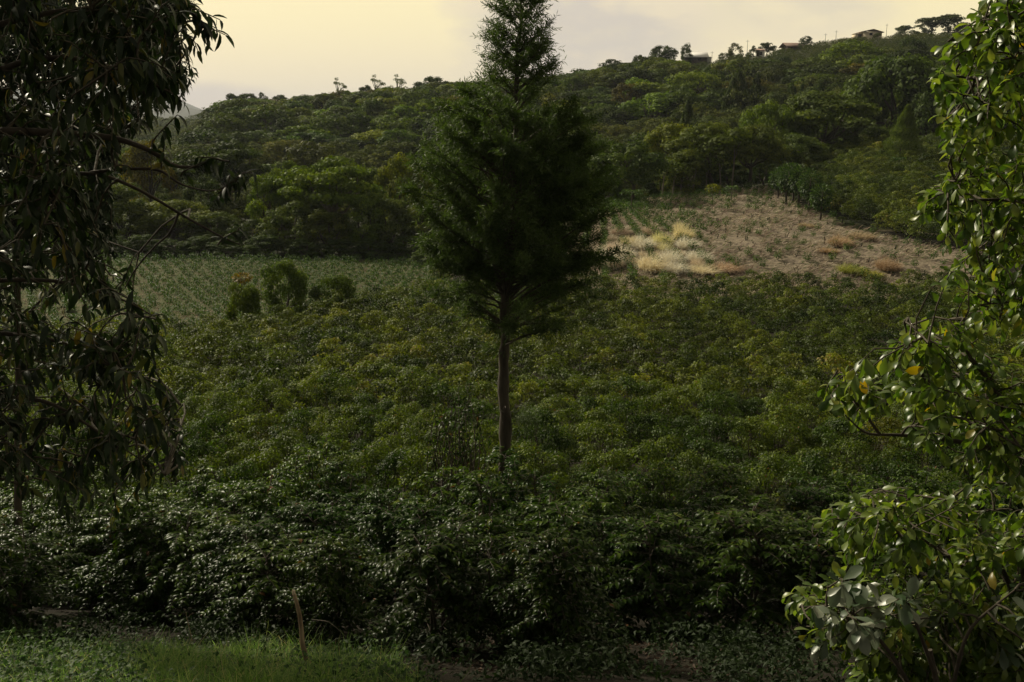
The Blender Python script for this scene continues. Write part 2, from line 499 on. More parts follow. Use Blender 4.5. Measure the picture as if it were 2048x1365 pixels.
CLEAR_POLY = [(1120, 640), (1120, 440), (1250, 404), (1400, 385), (1562, 372), (1600, 412), (1700, 452), (1800, 480), (1905, 500), (1990, 520), (2000, 640)]
BABY_POLY = [(-80, 700), (-80, 516), (240, 516), (900, 522), (900, 575), (860, 600), (740, 620), (690, 650), (560, 672), (430, 684), (300, 700)]
def build_ground():
    a = np.concatenate([np.linspace(-2.1, -0.75, 40, endpoint=False), np.linspace(-0.75, 0.75, 330, endpoint=False), np.linspace(0.75, 2.1, 40)])
    ys = np.concatenate([np.linspace(-40, 30, 120, endpoint=False), 30 * np.exp(np.linspace(0, math.log(6300 / 30), 330))])
    A, Y = np.meshgrid(a, ys, indexing='ij')
    X = A * np.maximum(Y, 25)
    Z = ground(X, Y)
    rough = np.sin(X * .9 + 3 * np.sin(Y * .31)) * np.sin(Y * 1.1 + 2 * np.sin(X * .23)) * 0.12
    Z = Z + np.where((Y > 66) & (Y < 130), rough, 0) + np.where(Y > 2500, 18 * np.sin(X * .004) * np.sin(Y * .003 + X * .0021), 0)
    nx, ny = X.shape
    V = np.stack([X, Y, Z], -1).reshape(-1, 3)
    i = np.arange(nx - 1)[:, None]; j = np.arange(ny - 1)[None, :]
    q = i * ny + j
    I = np.stack([q, q + ny, q + ny + 1, q + 1], -1).reshape(-1)
    px, py = proj(V)
    k = np.zeros(len(V))
    for n_, (x, y, Yv) in enumerate(zip(px, py, V[:, 1])):
        if 67.5 < Yv < 118 and in_poly(x, y, CLEAR_POLY): k[n_] = .3
        elif 44 < Yv < 92 and in_poly(x, y, BABY_POLY): k[n_] = .6
        elif Yv > 85: k[n_] = 1.0
    mb = MB(); mb.add(V, I, np.full((nx - 1) * (ny - 1), 4), 0)
    o = mb.build('ground', ground_mat(), smooth=True)
    me = o.data
    me.attributes.remove(me.attributes['rnd'])
    at_ = me.attributes.new('rnd', 'FLOAT', 'POINT'); at_.data.foreach_set('value', k.astype(np.float32))
    tag(o, None, None, kind='structure')
build_ground()

# ------------------------------------------------------------------ coffee bushes
def coffee_variant(seed, lod):
    rng = np.random.default_rng(seed)
    wood = MB(); lf = MB()
    H = rng.uniform(1.8, 2.25)
    stems = []
    for k in range(3):
        a = rng.uniform(0, 2 * pi)
        top = np.array([math.cos(a) * .32, math.sin(a) * .32, H * rng.uniform(.86, 1.0)])
        st = wiggle([math.cos(a) * .07, math.sin(a) * .07, -0.1], top, 6, .03, rng=rng)
        stems.append(st)
        tube(wood, st, np.linspace(.026, .006, 6), 6 if lod == 0 else 4)
    nb = {0: 130, 1: 62, 2: 40}[lod]
    P = []; D = []; LL = []; U = []
    for b in range(nb):
        st = stems[b % 3]
        t = rng.uniform(.04, 1.0) ** .75
        base = st[0] + 0
        f = t * 5; i = min(int(f), 4); base = st[i] + (st[i + 1] - st[i]) * (f - i)
        a = rng.uniform(0, 2 * pi)
        ln = (0.80 * (1 - t ** 2.2) ** .6 + .16) * rng.uniform(.75, 1.15)
        up_ = 0.25 + 0.5 * max(0, t - .75) * 4
        tip = base + np.array([math.cos(a), math.sin(a), 0]) * ln + np.array([0, 0, up_ * ln * .6 - .12 * ln])
        br = wiggle(base, tip, 5, .04, 0.14, rng=rng)
        if lod < 2: tube(wood, br, np.linspace(.008, .003, 5), 4 if lod == 0 else 3)
        step = {0: .062, 1: .085, 2: .13}[lod]
        s0 = 0.25
        ss = np.arange(s0, 1.0, step / ln)
        seg = np.diff(br, axis=0); dirv = norm(br[-1] - br[0])
        side = norm(np.cross(dirv, [0, 0, 1]))
        for q, s in enumerate(ss):
            f = s * 4; i = min(int(f), 3); pp = br[i] + seg[i] * (f - i)
            for sg in ((-1, 1) if lod < 2 else ((-1, 1)[q % 2],)):
                d = dirv * rng.uniform(.35, .8) + side * sg * rng.uniform(.7, 1.1) + np.array([0, 0, rng.uniform(-.15, .35)])
                P.append(pp); D.append(d); LL.append((.085 + .065 * min(1, (1 - s) * 2 + .3)) * rng.uniform(.8, 1.2)); U.append([0, 0, 1])
        for q in range(2 if lod < 2 else 1):
            P.append(br[-1]); D.append(dirv + rng.normal(0, .3, 3) + [0, 0, .3]); LL.append(.08); U.append([0, 0, 1])
    P = np.array(P); D = np.array(D); LL = np.array(LL)
    sc = {0: .86, 1: 1.15, 2: 1.75}[lod]
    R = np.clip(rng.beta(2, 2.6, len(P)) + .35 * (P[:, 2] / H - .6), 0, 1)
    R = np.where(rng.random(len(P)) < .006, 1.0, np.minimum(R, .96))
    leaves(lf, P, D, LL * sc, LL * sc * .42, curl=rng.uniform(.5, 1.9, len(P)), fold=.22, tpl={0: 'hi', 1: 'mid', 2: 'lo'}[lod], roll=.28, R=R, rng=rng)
    return wood, lf

def coffee_clumped(seed, lod):
    """a bush seen from some way off: a low dome made of leafy branch ends"""
    rng = np.random.default_rng(seed)
    wood = MB(); lf = MB(); H = rng.uniform(1.75, 2.2)
    nb = 17; C = []; Rb = []
    for k in range(nb):
        if k < 4: th = rng.uniform(0, 6.28); r = rng.uniform(0, .3); z = H * rng.uniform(.86, .98)
        elif k < 11: th = k * 2.4 + rng.uniform(-.4, .4); r = rng.uniform(.45, .72); z = H * rng.uniform(.62, .86)
        else: th = k * 2.4 + rng.uniform(-.4, .4); r = rng.uniform(.6, .85); z = H * rng.uniform(.3, .6)
        C.append([r * math.cos(th), r * math.sin(th), z - .12]); Rb.append(rng.uniform(.20, .34))
    C = np.array(C); Rb = np.array(Rb)
    for c in C[:11]:
        tube(wood, wiggle([0, 0, -.1], c, 5, .05, .05, rng=rng), np.linspace(.024, .005, 5), 4)
    n = {1: 2500, 2: 720}[lod]
    bi = rng.integers(0, nb, n)
    U = norm(rng.normal(0, 1, (n, 3))); U[:, 2] = np.abs(U[:, 2]) * np.where(rng.random(n) < .85, 1, -1)
    out = norm(C[bi] * [1, 1, .0] + 1e-3)
    P = C[bi] + U * (Rb[bi] * rng.uniform(.75, 1.08, n))[:, None] * [1.1, 1.1, .8]
    D = U * [1, 1, .25] + out * .35 + rng.normal(0, .35, (n, 3)) + [0, 0, -.1]
    L_ = rng.uniform(.065, .12, n) * (1.0 if lod == 1 else 1.6)
    tone = rng.random(nb) * .5
    R = np.clip(tone[bi] + rng.random(n) * .45, 0, .96); R[rng.random(n) < .004] = 1
    leaves(lf, P, D, L_, L_ * .45, curl=rng.uniform(.5, 1.6, n), fold=.2, tpl='mid' if lod == 1 else 'lo', up=U + [0, 0, .3], roll=.25, R=R, rng=rng)
    return wood, lf

def region_of(px):
    for a, t in ((250, 'beneath the drooping tree'), (480, 'left of the broken stake'), (700, 'behind the broken stake'),
                 (900, 'between broken stake and cypress'), (990, 'just left of the cypress trunk'), (1060, 'in line with the cypress trunk'),
                 (1250, 'just right of the cypress trunk'), (1450, 'between cypress and right-hand tree'), (1700, 'left of the right-hand tree'),
                 (99999, 'behind the right-hand tree')):
        if px < a: return t
def row_of(Y):
    for a, t in ((13.2, 'front row'), (16, 'second row'), (19, 'third row'), (23, 'row level with the cypress foot'),
                 (28, 'rows beyond the cypress foot'), (34, 'mid field'), (200, 'far mid field')):
        if Y < a: return t

def coffee_field():
    var = {}
    for lod, n in ((0, 6), (1, 7)):
        var[lod] = []
        for k in range(n):
            w, l = coffee_variant(100 + k, 0) if lod == 0 else coffee_clumped(200 + k, 1)
            var[lod].append((w.mesh('stem', G['bark']), l.mesh('foliage', G['coffee'] if lod == 0 else G['coffee_mid'], smooth=lod == 0)))
    far = [coffee_clumped(300 + k, 2)[1].cat() for k in range(8)]
    pos = []
    slope = lambda x: .25 + 1.0 / (1 + math.exp((x + 5) / 3.5))      # rows bend along the foot of the slope
    for r in range(-34, 58):
        x = -46.0; g = 0.0; ph = random.uniform(0, 1)
        xs_ = []
        while x < 46:
            sl_ = slope(x); dx = .86 / math.hypot(1, sl_); x += dx; g += sl_ * dx
            xs_.append((x, g))
        g0 = np.interp(0, [q[0] for q in xs_], [q[1] for q in xs_])
        for x, g in xs_:
            y = 10.6 + r * 2.95 - (g - g0) + random.uniform(-.10, .10); x += random.uniform(-.12, .12)
            if y < (11.7 if x < -1.0 else 10.3) or y > 68: continue
            if abs(x) > y * .53 + 2.5: continue
            px, py = proj(gp(x, y))
            if y > 42 and in_poly(px, py, BABY_POLY): continue
            if px < 900 and y > 66 - (900 - px) * .02: continue
            if abs(x - at(1010, 940, 20)[0]) < .7 and abs(y - 20) < .8: continue
            if random.random() < .025: continue
            pos.append((x, y))
    hill = []
    for r in range(-30, 60):
        for c in range(-40, 60):
            x = 42 + c * 1.15 + r * .3 + random.uniform(-.2, .2); y = 100 + r * 1.9 - c * .25 + random.uniform(-.2, .2)
            if y < 74 or y > 141 or x < 20 or x > y * .62: continue
            px, py = proj(gp(x, y))
            if in_poly(px, py, CLEAR_POLY) or px < 1545: continue
            if y < 90 and py > 500: continue
            hill.append((x, y))
    pos.sort(key=lambda p: p[1])
    near, rest = pos[:298], pos[298:] + hill
    print('coffee', len(pos), len(hill), near[-1])
    grp = 'coffee bushes planted in rows across the field'
    first = {}
    for x, y in near:
        lod = 0 if y < 19 else 1
        k = random.randrange(len(var[lod]))
        s = random.uniform(.82, 1.15) * (.95 if y < 19 else .80); sz = s * random.uniform(.95, 1.15)
        sz *= float(np.interp(y, [10, 14, 19, 20], [.72, .86, 1.0, 1.08]))
        if y < 13.6: sz *= 1.02
        if y < 11: s *= .88; sz = s * .95
        if random.random() < .05 and y > 15: sz *= 1.2
        p = gp(x, y)
        px, _ = proj(p)
        root = empty('coffee_bush', p, 'coffee bush in the %s, %s' % (row_of(y), region_of(px)), 'coffee bush', grp, random.uniform(0, 6.28), (s, s, sz))
        t = random.random()
        cc = (1.0 + .3 * t, 1.0 + .2 * t, 1.0) if t > .35 else (.62, .72, .7)
        if random.random() < .03 and y > 17: cc = (1.35, .95, .9)
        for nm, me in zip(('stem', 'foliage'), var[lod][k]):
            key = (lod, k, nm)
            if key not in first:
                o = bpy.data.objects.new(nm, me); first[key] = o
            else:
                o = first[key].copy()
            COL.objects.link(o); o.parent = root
            gr = float(np.interp(y, [11, 13, 18.9, 19, 32], [.45, .72, 1.1, .80, 1.0]))  # front rows darkened in colour, in place of shade at the near edge
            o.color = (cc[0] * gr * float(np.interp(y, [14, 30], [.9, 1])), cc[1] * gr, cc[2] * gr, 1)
    mb = MB()
    for x, y in rest:
        V, I, T, R, _ = far[random.randrange(len(far))]
        a = random.uniform(0, 6.28); s = random.uniform(.70, .95)
        if random.random() < .06: s *= 1.2
        hillp = y > 72
        if hillp: s *= 1.25
        Vr = np.stack([V[:, 0] * math.cos(a) - V[:, 1] * math.sin(a), V[:, 0] * math.sin(a) + V[:, 1] * math.cos(a), V[:, 2]], 1) * s
        Rr = np.clip(R * .7 + random.uniform(-.25, .4), 0, 1)
        mb.add(Vr + gp(x, y), I, T, Rr)
    o = mb.build('coffee_bushes', G['coffee_far'])
    tag(o, 'mass of coffee bushes covering the far field and the slope at right', 'coffee bushes', kind='stuff')
coffee_field()

# ------------------------------------------------------------------ generic trees (normalised: height 1, radius .5)
def tree_variant(seed, shape, nleaf, size, tpl='lo', limbs=True, trunkh=.35, mat='tree', bark='bark'):
    """returns trunk MB and crown MB for a tree 10 m high and 10 m wide"""
    rng = np.random.default_rng(seed)
    tr = MB(); cr = MB()
    H = 10.0; Rr = 5.0
    blobs = []
    if shape == 'round':
        n = 34
        for k in range(n):
            th = rng.uniform(0, 2 * pi); ph = math.acos(rng.uniform(-.55, 1))
            r = .76 + .12 * rng.random()
            c = np.array([Rr * r * math.sin(ph) * math.cos(th), Rr * r * math.sin(ph) * math.sin(th), H * .56 + H * .36 * r * math.cos(ph)])
            blobs.append((c, rng.uniform(1.0, 1.75), .72))
    elif shape == 'umbrella':
        n = 34
        for k in range(n):
            th = rng.uniform(0, 2 * pi); r = math.sqrt(rng.random()) * Rr * .84
            z = H * .9 - (r / Rr) ** 2 * H * .22 - rng.random() ** 2 * H * .3
            blobs.append((np.array([r * math.cos(th), r * math.sin(th), z]), rng.uniform(.9, 1.6), .42))
    elif shape == 'dome':
        n = 46
        for k in range(n):
            U_ = norm(rng.normal(0, 1, 3)); r = .62 + .2 * rng.random()
            blobs.append((np.array([Rr * r * U_[0], Rr * r * U_[1], H * .47 + H * .47 * r * U_[2]]), rng.uniform(.7, 1.7), .9))
    elif shape == 'dense':
        n = 60
        for k in range(n):
            z = rng.uniform(.08, .93) * H
            rad = Rr * math.sqrt(max(.05, 1 - ((z / H - .42) / .56) ** 2)) * .8
            th = rng.uniform(0, 2 * pi); r = rad * (.65 + .35 * rng.random())
            blobs.append((np.array([r * math.cos(th), r * math.sin(th), z]), rng.uniform(.8, 1.4), .8))
    elif shape == 'cone':
        n = 70
        for k in range(n):
            t = rng.random() ** .8
            z = H * (.08 + .86 * t); rad = Rr * (1 - t) ** .8 * .85 + .1
            th = rng.uniform(0, 2 * pi)
            blobs.append((np.array([rad * math.cos(th), rad * math.sin(th), z]), .45 + .8 * (1 - t), .9))
    elif shape == 'sparse':
        n = 13
        for k in range(n):
            th = rng.uniform(0, 2 * pi); t = rng.random(); r = Rr * (.25 + .6 * rng.random()) * (1 - .4 * t)
            blobs.append((np.array([r * math.cos(th), r * math.sin(th), H * (.5 + .45 * t)]), rng.uniform(.6, 1.2), .35))
    elif shape == 'column':
        n = 50
        for k in range(n):
            z = rng.uniform(.05, .94) * H
            rad = Rr * (1 - abs(z / H - .4) ** 1.6) * .78
            th = rng.uniform(0, 2 * pi)
            blobs.append((np.array([rad * math.cos(th), rad * math.sin(th), z]), rng.uniform(.9, 1.5), 1.2))
    # trunk and limbs
    fork = np.array([rng.normal(0, .2), rng.normal(0, .2), H * trunkh])
    tube(tr, wiggle([0, 0, -.4], fork, 5, .03, rng=rng), np.linspace(.34, .24, 5), 7)
    if shape in ('cone', 'column'):
        tube(tr, wiggle(fork, [0, 0, H * .93], 6, .01, rng=rng), np.linspace(.22, .04, 6), 6)
    elif limbs:
        for k in rng.permutation(len(blobs))[:9 if shape != 'sparse' else 13]:
            c = blobs[k][0]
            tube(tr, wiggle(fork - [0, 0, .3], c, 5, .06, .08, rng=rng), np.linspace(.17, .035, 5), 5)
    # foliage: leaves near the surface of flattened clumps
    w = np.array([b[1] ** 2 for b in blobs]); w /= w.sum()
    bi = rng.choice(len(blobs), nleaf, p=w)
    C = np.array([b[0] for b in blobs])[bi]; Rb = np.array([b[1] for b in blobs])[bi]; fl = np.array([b[2] for b in blobs])[bi]
    U = norm(rng.normal(0, 1, (nleaf, 3))); U[:, 2] = np.where(rng.random(nleaf) < .7, np.abs(U[:, 2]), U[:, 2])
    rad = Rb * (1 - .45 * rng.random(nleaf) ** 1.6) * (1 + .12 * rng.normal(0, 1, nleaf))
    P = C + U * rad[:, None] * np.stack([np.ones(nleaf), np.ones(nleaf), fl], 1)
    D = norm(np.cross(U, rng.normal(0, 1, (nleaf, 3)))) + U * .35 + np.array([0, 0, -.15])
    shade = rng.random(len(blobs)) * .5
    R = np.clip(shade[bi] + rng.random(nleaf) * .5, 0, 1)
    sz = size * rng.uniform(.6, 1.3, nleaf)
    leaves(cr, P, D, sz, sz * .7, curl=.6, fold=.15, tpl=tpl, up=U + [0, 0, .4], roll=.45, R=R, rng=rng)
    return tr, cr

class Kind:
    def __init__(s, shape, seeds, nleaf, size, trunk='trunk', **kw):
        s.v = []
        mat = kw.pop('mat', 'tree'); bark = kw.pop('bark', 'bark')
        s.raw = []
        for sd in seeds:
            t, c = tree_variant(sd, shape, nleaf, size, **kw)
            s.raw.append(c.cat())
            s.v.append([[t.mesh('trunk', G[bark]), None], [c.mesh('crown', G[mat]), None]])
    def place(s, p, w, h, label, cat='tree', name='tree', group=None, color=(1, 1, 1), k=None, rz=None):
        k = random.randrange(len(s.v)) if k is None else k
        root = empty(name, p, label, cat, group, random.uniform(0, 6.28) if rz is None else rz, (w / 10, w / 10, h / 10))
        for nm, rec in zip(('trunk', 'crown'), s.v[k]):
            if rec[1] is None:
                o = bpy.data.objects.new(nm, rec[0]); rec[1] = o
            else:
                o = rec[1].copy()
            COL.objects.link(o); o.parent = root; o.color = (*color, 1)
        return root

K_round = Kind('round', range(11, 16), 9000, .38)
K_umb = Kind('umbrella', range(21, 24), 9000, .36, trunkh=.4, bark='barkpale')
K_dense = Kind('dense', range(31, 34), 9000, .36, trunkh=.2)
K_dome = Kind('dome', range(35, 38), 7000, .42, trunkh=.15)
K_cone = Kind('cone', range(41, 44), 8000, .36, trunkh=.15)
K_col = Kind('column', range(51, 53), 5000, .42, trunkh=.15)
F_round = Kind('round', range(61, 67), 3000, .52)
F_umb = Kind('umbrella', range(71, 74), 1900, .6, trunkh=.5)
F_dense = Kind('dense', range(81, 84), 2200, .6, trunkh=.2)
F_cone = Kind('cone', range(91, 93), 1500, .6, trunkh=.15)
F_sparse = Kind('sparse', range(95, 98), 420, .5, trunkh=.5)

def by_px(px, top, Y, wpx, base=None):
    """foot on the ground, height and width in metres for a tree seen at px with its top at py top"""
    X = at(px, 300, Y)[0]
    p = gp(X, Y)
    h = zat(top, Y) - p[2]
    return p, wpx * mpp(Y), max(h, .6)

GR = (1.0, 1.0, 1.0); BR = (1.35, 1.45, .9); YE = (1.75, 1.5, .9); DK = (.55, .6, .6); RD = (1.4, .85, .8); OR = (1.5, 1.0, .75); OL = (1.25, 1.15, .9)
MID = [ # px, top, Y, width px, kind, colour, label
 (665, 303, 96, 225, K_umb, BR, 'large bright green spreading tree with a pale forked trunk'),
 (528, 345, 98, 95, K_round, BR, 'fresh green tree low against the left side of the big forked tree'),
 (805, 300, 101, 105, K_round, YE, 'yellowish green tree between the big forked tree and the cypress'),
 (722, 392, 91, 100, K_dense, BR, 'small bright green tree in front of the big forked tree'),
 (455, 272, 124, 215, K_umb, DK, 'wide flat-topped dark tree with layered branches, left of the forked tree'),
 (292, 276, 120, 100, K_round, OR, 'rusty orange-brown tree at the valley edge, left'),
 (330, 396, 98, 170, K_round, OL, 'pale olive tree above the young coffee field, left'),
 (236, 370, 97, 130, K_dense, GR, 'dark green tree at the left end of the tree line'),
 (425, 425, 96, 120, K_dense, GR, 'low rounded tree left of the dark gap in the tree line'),
 (486, 440, 93, 95, K_dense, DK, 'very dark bushy tree beside the young coffee field'),
 (572, 405, 92, 130, K_dense, GR, 'leafy green tree below the fresh green one'),
 (648, 425, 91, 120, K_dense, OL, 'olive bushy tree under the big forked tree'),
 (775, 400, 92, 110, K_dense, GR, 'bushy green tree right of the small bright one'),
 (845, 385, 94, 110, K_dense, OL, 'olive tree directly left of the cypress crown'),
 (565, 312, 112, 75, K_umb, (1.3, 1.35, 1.1), 'pale silvery tree showing behind the fresh green tree'),
 (735, 330, 108, 110, K_round, GR, 'round green crown behind the right half of the forked tree'),
 (610, 335, 110, 110, K_round, GR, 'round green crown behind the left half of the forked tree'),
 (870, 330, 105, 120, K_round, GR, 'tree half hidden by the left edge of the cypress'),
 (965, 330, 104, 150, K_round, GR, 'tree hidden behind the middle of the cypress'),
 (1080, 330, 104, 150, K_round, GR, 'tree behind the right half of the cypress'),
 (395, 345, 112, 90, K_dense, DK, 'dark bushy tree under the flat-topped one'),
 (150, 320, 104, 170, K_round, GR, 'tree seen through the dark left tree, higher of two'),
 (60, 300, 106, 180, K_round, GR, 'tree behind the leftmost hanging foliage'),
 (-60, 290, 104, 200, K_round, GR, 'tree beyond the left edge of the field'),
 (262, 290, 140, 80, K_round, (1.0, 1.1, .95), 'round tree behind the rusty one'),
 (340, 300, 150, 110, K_round, (1.1, 1.1, 1.0), 'broad green tree behind the flat-topped one'),
 (1185, 300, 108, 100, K_round, GR, 'tree at the right edge of the cypress crown'),
 (1265, 276, 105, 138, K_round, (.85, .95, .85), 'dome-shaped dark green tree at the left corner of the clearing'),
 (1345, 240, 118, 120, K_round, YE, 'yellow-tinged tree behind the dome-shaped one'),
 (1425, 238, 112, 165, K_round, (1.15, 1.1, .9), 'broad olive tree in the middle of the tree line above the clearing'),
 (1505, 246, 113, 130, K_round, OL, 'olive tree right of the broad one above the clearing'),
 (1375, 300, 110, 110, K_dense, OL, 'lower tree in front of the yellow-tinged one'),
 (1535, 194, 127, 115, K_round, BR, 'brighter green tree rising behind the tree line'),
 (1645, 180, 130, 205, K_round, (1.1, 1.1, .9), 'very large rounded tree above the top corner of the clearing'),
 (1588, 262, 118, 125, K_round, (.9, .95, .8), 'tree right above the four bare trunks'),
 (1705, 235, 134, 130, K_round, (.8, .85, .75), 'dark tree at the top left of the coffee slope'),
 (1790, 100, 152, 215, K_round, (.8, .9, .7), 'tallest dark tree behind the pointed cypress'),
 (1890, 120, 150, 190, K_round, (.75, .85, .7), 'dark tree to the right of the tallest one'),
 (1990, 110, 148, 190, K_round, (.75, .85, .7), 'dark tree behind the top of the right-hand tree'),
 (2100, 110, 150, 200, K_round, (.75, .85, .7), 'dark tree at the right margin behind the coffee slope'),
 (1700, 165, 158, 110, K_round, (.8, .9, .75), 'dark tree against the left shoulder of the tallest one'),
 (1850, 190, 144, 130, K_dense, (.7, .8, .7), 'bushy dark tree at the foot of the tallest one'),
 (1940, 210, 143, 130, K_dense, (.7, .8, .7), 'bushy dark tree beside the right-hand foliage'),
 (1373, 194, 150, 75, K_cone, DK, 'dark pointed conifer low in front of the forest, left one'),
 (1470, 130, 195, 78, K_cone, (.5, .55, .5), 'tall black-green conifer, taller of the pair'),
 (1508, 142, 197, 62, K_cone, (.5, .55, .5), 'tall black-green conifer, right of the pair'),
 (1577, 157, 200, 42, K_cone, (.6, .7, .6), 'small pointed conifer, left of three'),
 (1598, 164, 198, 36, K_cone, (.65, .75, .6), 'small pointed conifer, middle of three'),
 (1632, 160, 202, 38, K_cone, (.65, .75, .6), 'small pointed conifer, right of three'),
 (472, 543, 54, 80, K_dome, (1.1, 1.15, .85), 'round dense shrub-like tree, leftmost of three at the field edge'),
 (556, 508, 58, 100, K_dome, (1.15, 1.25, .9), 'tallest of three round trees at the field edge'),
 (655, 529, 58, 92, K_dome, (.75, .85, .7), 'flat-topped darkest tree, right of the three at the field edge'),
 (845, 500, 84, 70, K_dense, (.9, .95, .8), 'low green bush at the left foot of the cypress crown'),
 (880, 530, 76, 60, K_dense, OL, 'paler low bush nearer the cypress trunk'),
]
for px, top, Y, w, kd, colr, lab in MID:
    p, wm, h = by_px(px, top, Y, w)
    kd.place(p, wm, h, lab, 'tree', 'conifer' if kd is K_cone else 'broadleaf_tree', color=colr)
# shaded understory hedge below the trees
for k, (px, top, Y, w) in enumerate([(270, 470, 90, 80), (330, 478, 90, 80), (385, 474, 91, 70), (440, 482, 90, 80), (520, 470, 90, 90), (600, 478, 89, 80),
                                     (670, 480, 89, 80), (740, 478, 89, 90), (810, 474, 89, 80), (870, 462, 90, 80), (930, 455, 91, 90), (200, 468, 91, 90), (120, 470, 91, 100)]):
    p, wm, h = by_px(px, top, Y, w)
    where = ['below the pale olive tree', 'at the left foot of the tree line', 'left of the dark gap', 'in the dark gap'][k] if k < 4 else 'along the foot of the left tree line, %s' % ('left of the cypress' if px > 700 else 'under the forked tree' if px > 480 else 'behind the drooping tree')
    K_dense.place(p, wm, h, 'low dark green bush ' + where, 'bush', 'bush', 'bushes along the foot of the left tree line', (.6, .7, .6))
for k, (px, top, Y, w) in enumerate([(1215, 350, 111, 70), (1320, 330, 113, 90), (1390, 335, 114, 90), (1460, 330, 115, 90), (1530, 320, 117, 80), (1600, 300, 122, 80), (1660, 290, 128, 80), (1150, 370, 104, 80), (1740, 270, 141, 80)]):
    p, wm, h = by_px(px, top, Y, w)
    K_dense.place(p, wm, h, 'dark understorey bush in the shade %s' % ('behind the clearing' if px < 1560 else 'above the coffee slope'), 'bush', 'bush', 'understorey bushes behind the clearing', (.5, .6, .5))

# thin bare trunks standing in the shade behind the clearing
def bare_trunks():
    for k, (px, Y, hpx, lean) in enumerate([(1325, 108, 60, .02), (1362, 109, 55, -.05), (1385, 109, 70, .1), (1345, 108, 45, .04), (1461, 110, 95, .03), (1440, 110, 60, -.06), (1410, 110, 50, .02)]):
        p = gp(at(px, 400, Y)[0], Y); h = hpx * mpp(Y)
        root = empty('young_tree', p, ['slender pale trunk behind the clearing, leftmost', 'thin trunk behind the clearing beside the leftmost', 'forked thin trunk in the shade below the broad olive tree',
              'short thin trunk between its neighbours behind the clearing', 'tallest pale slender trunk below the broad olive tree', 'leaning thin trunk left of the tallest pale one', 'thin trunk below the dark gap behind the clearing'][k], 'tree')
        mb = MB(); top = np.array([lean * h, 0, h])
        tube(mb, wiggle([0, 0, -.3], top, 6, .015), np.linspace(.10, .05, 6), 6)
        tube(mb, wiggle(top * .6, top * 1.0 + [h * .15, 0, .2], 4, .03), np.linspace(.05, .03, 4), 5)
        mb.build('trunk', G['barkpale'], root)
        lf = MB(); n = 260
        P = top + RNG.normal(0, 1, (n, 3)) * [.7, .7, .5] + [0, 0, .2]
        leaves(lf, P, RNG.normal(0, 1, (n, 3)), .3, .2, tpl='lo')
        o = lf.build('crown', G['tree'], root); o.color = (.8, .85, .7, 1)
bare_trunks()

# four tall-stemmed coffee bushes at the top corner of the clearing
for k, (px, py, hpx, w) in enumerate([(1572, 416, 78, 44), (1583, 413, 74, 34), (1595, 420, 80, 40), (1616, 427, 80, 46), (1555, 405, 60, 36), (1640, 440, 70, 44)]):
    Y = 98 - (py - 413) * .35; X = at(px, py, Y)[0]; p = gp(X, Y); h = hpx * mpp(Y)
    lab = ['leggy coffee tree with a forked dark stem at the corner of the clearing', 'leggy coffee tree with a thin straight stem at the corner of the clearing', 'leggy coffee tree with a short dark stem, third from the corner',
           'leggy coffee tree with a bare straight stem, fourth from the corner', 'small pale coffee tree left of the leggy ones', 'bushy coffee tree right of the leggy ones'][k]
    root = empty('coffee_tree', p, lab, 'coffee tree', 'leggy coffee trees at the corner of the clearing')
    mb = MB(); tube(mb, wiggle([0, 0, -.3], [.1, 0, h * .8], 5, .02), np.linspace(.11, .05, 5), 6)
    if k == 0: tube(mb, wiggle([0, 0, 0], [-.35, 0, h * .6], 4, .02), np.linspace(.09, .04, 4), 6)
    mb.build('stem', G['bark'], root)
    lf = MB(); n = 900
    U = norm(RNG.normal(0, 1, (n, 3))); wm = w * mpp(Y) / 2
    P = np.array([0, 0, h * .66]) + U * np.array([wm, wm, h * .36]) * (.5 + .5 * RNG.random((n, 1)))
    leaves(lf, P, U + [0, 0, -.3], .26, .12, tpl='lo')
    lf.build('crown', G['young'], root).color = (.8, .8, .8, 1)

# pointed feathery cypress on the coffee slope
def pointed_cypress():
    p, w, h = by_px(1800, 212, 116, 78)
    root = empty('cypress', p, 'small pale green pointed cypress standing on the coffee slope', 'cypress tree')
    mb = MB(); tube(mb, [[0, 0, -.3], [.1, 0, h * .5], [.5, 0, h * .97]], [.12, .08, .02], 6); mb.build('trunk', G['bark'], root)
    n = 16000; t = RNG.random(n) ** 1.15
    r = w / 2 * np.minimum((1 - t) * 1.25, 1) ** .85 * (.6 + .45 * RNG.random(n)) * (1 + .12 * np.sin(t * 31 + 2))
    a = RNG.random(n) * 2 * pi
    P = np.stack([r * np.cos(a) + .5 * t * (1 + 0 * t), r * np.sin(a), h * (.02 + .97 * t)], 1)
    D = np.stack([np.cos(a) * .5 + .35, np.sin(a) * .5, np.full(n, 1.0)], 1) + RNG.normal(0, .2, (n, 3))
    mb = MB(); leaves(mb, P, D, .34, .06, tpl='lo', curl=.4)
    mb.build('crown', G['conifer'], root).color = (1.6, 1.4, 1.1, 1)
pointed_cypress()

# ------------------------------------------------------------------ forest on the ridge
SKYL = np.array([(-200, 240), (430, 236), (440, 228), (452, 198), (475, 190), (540, 190), (562, 197), (650, 182), (690, 182), (740, 177), (820, 169), (850, 166), (930, 160), (1050, 150), (1130, 145), (1180, 131),
                 (1210, 127), (1300, 113), (1350, 113), (1357, 128), (1428, 126), (1440, 118), (1465, 112), (1500, 108), (1508, 116), (1530, 113), (1560, 99), (1600, 97), (1640, 84), (1700, 77), (1760, 77), (1800, 70), (1900, 68), (1930, 72), (2300, 84)])
def cap_height(p, px, h, slack):
    """no crown may stand above the ridge line of the photograph"""
    top = np.interp(px, SKYL[:, 0], SKYL[:, 1]) + slack
    return min(h, zat(top, p[1]) - p[2])

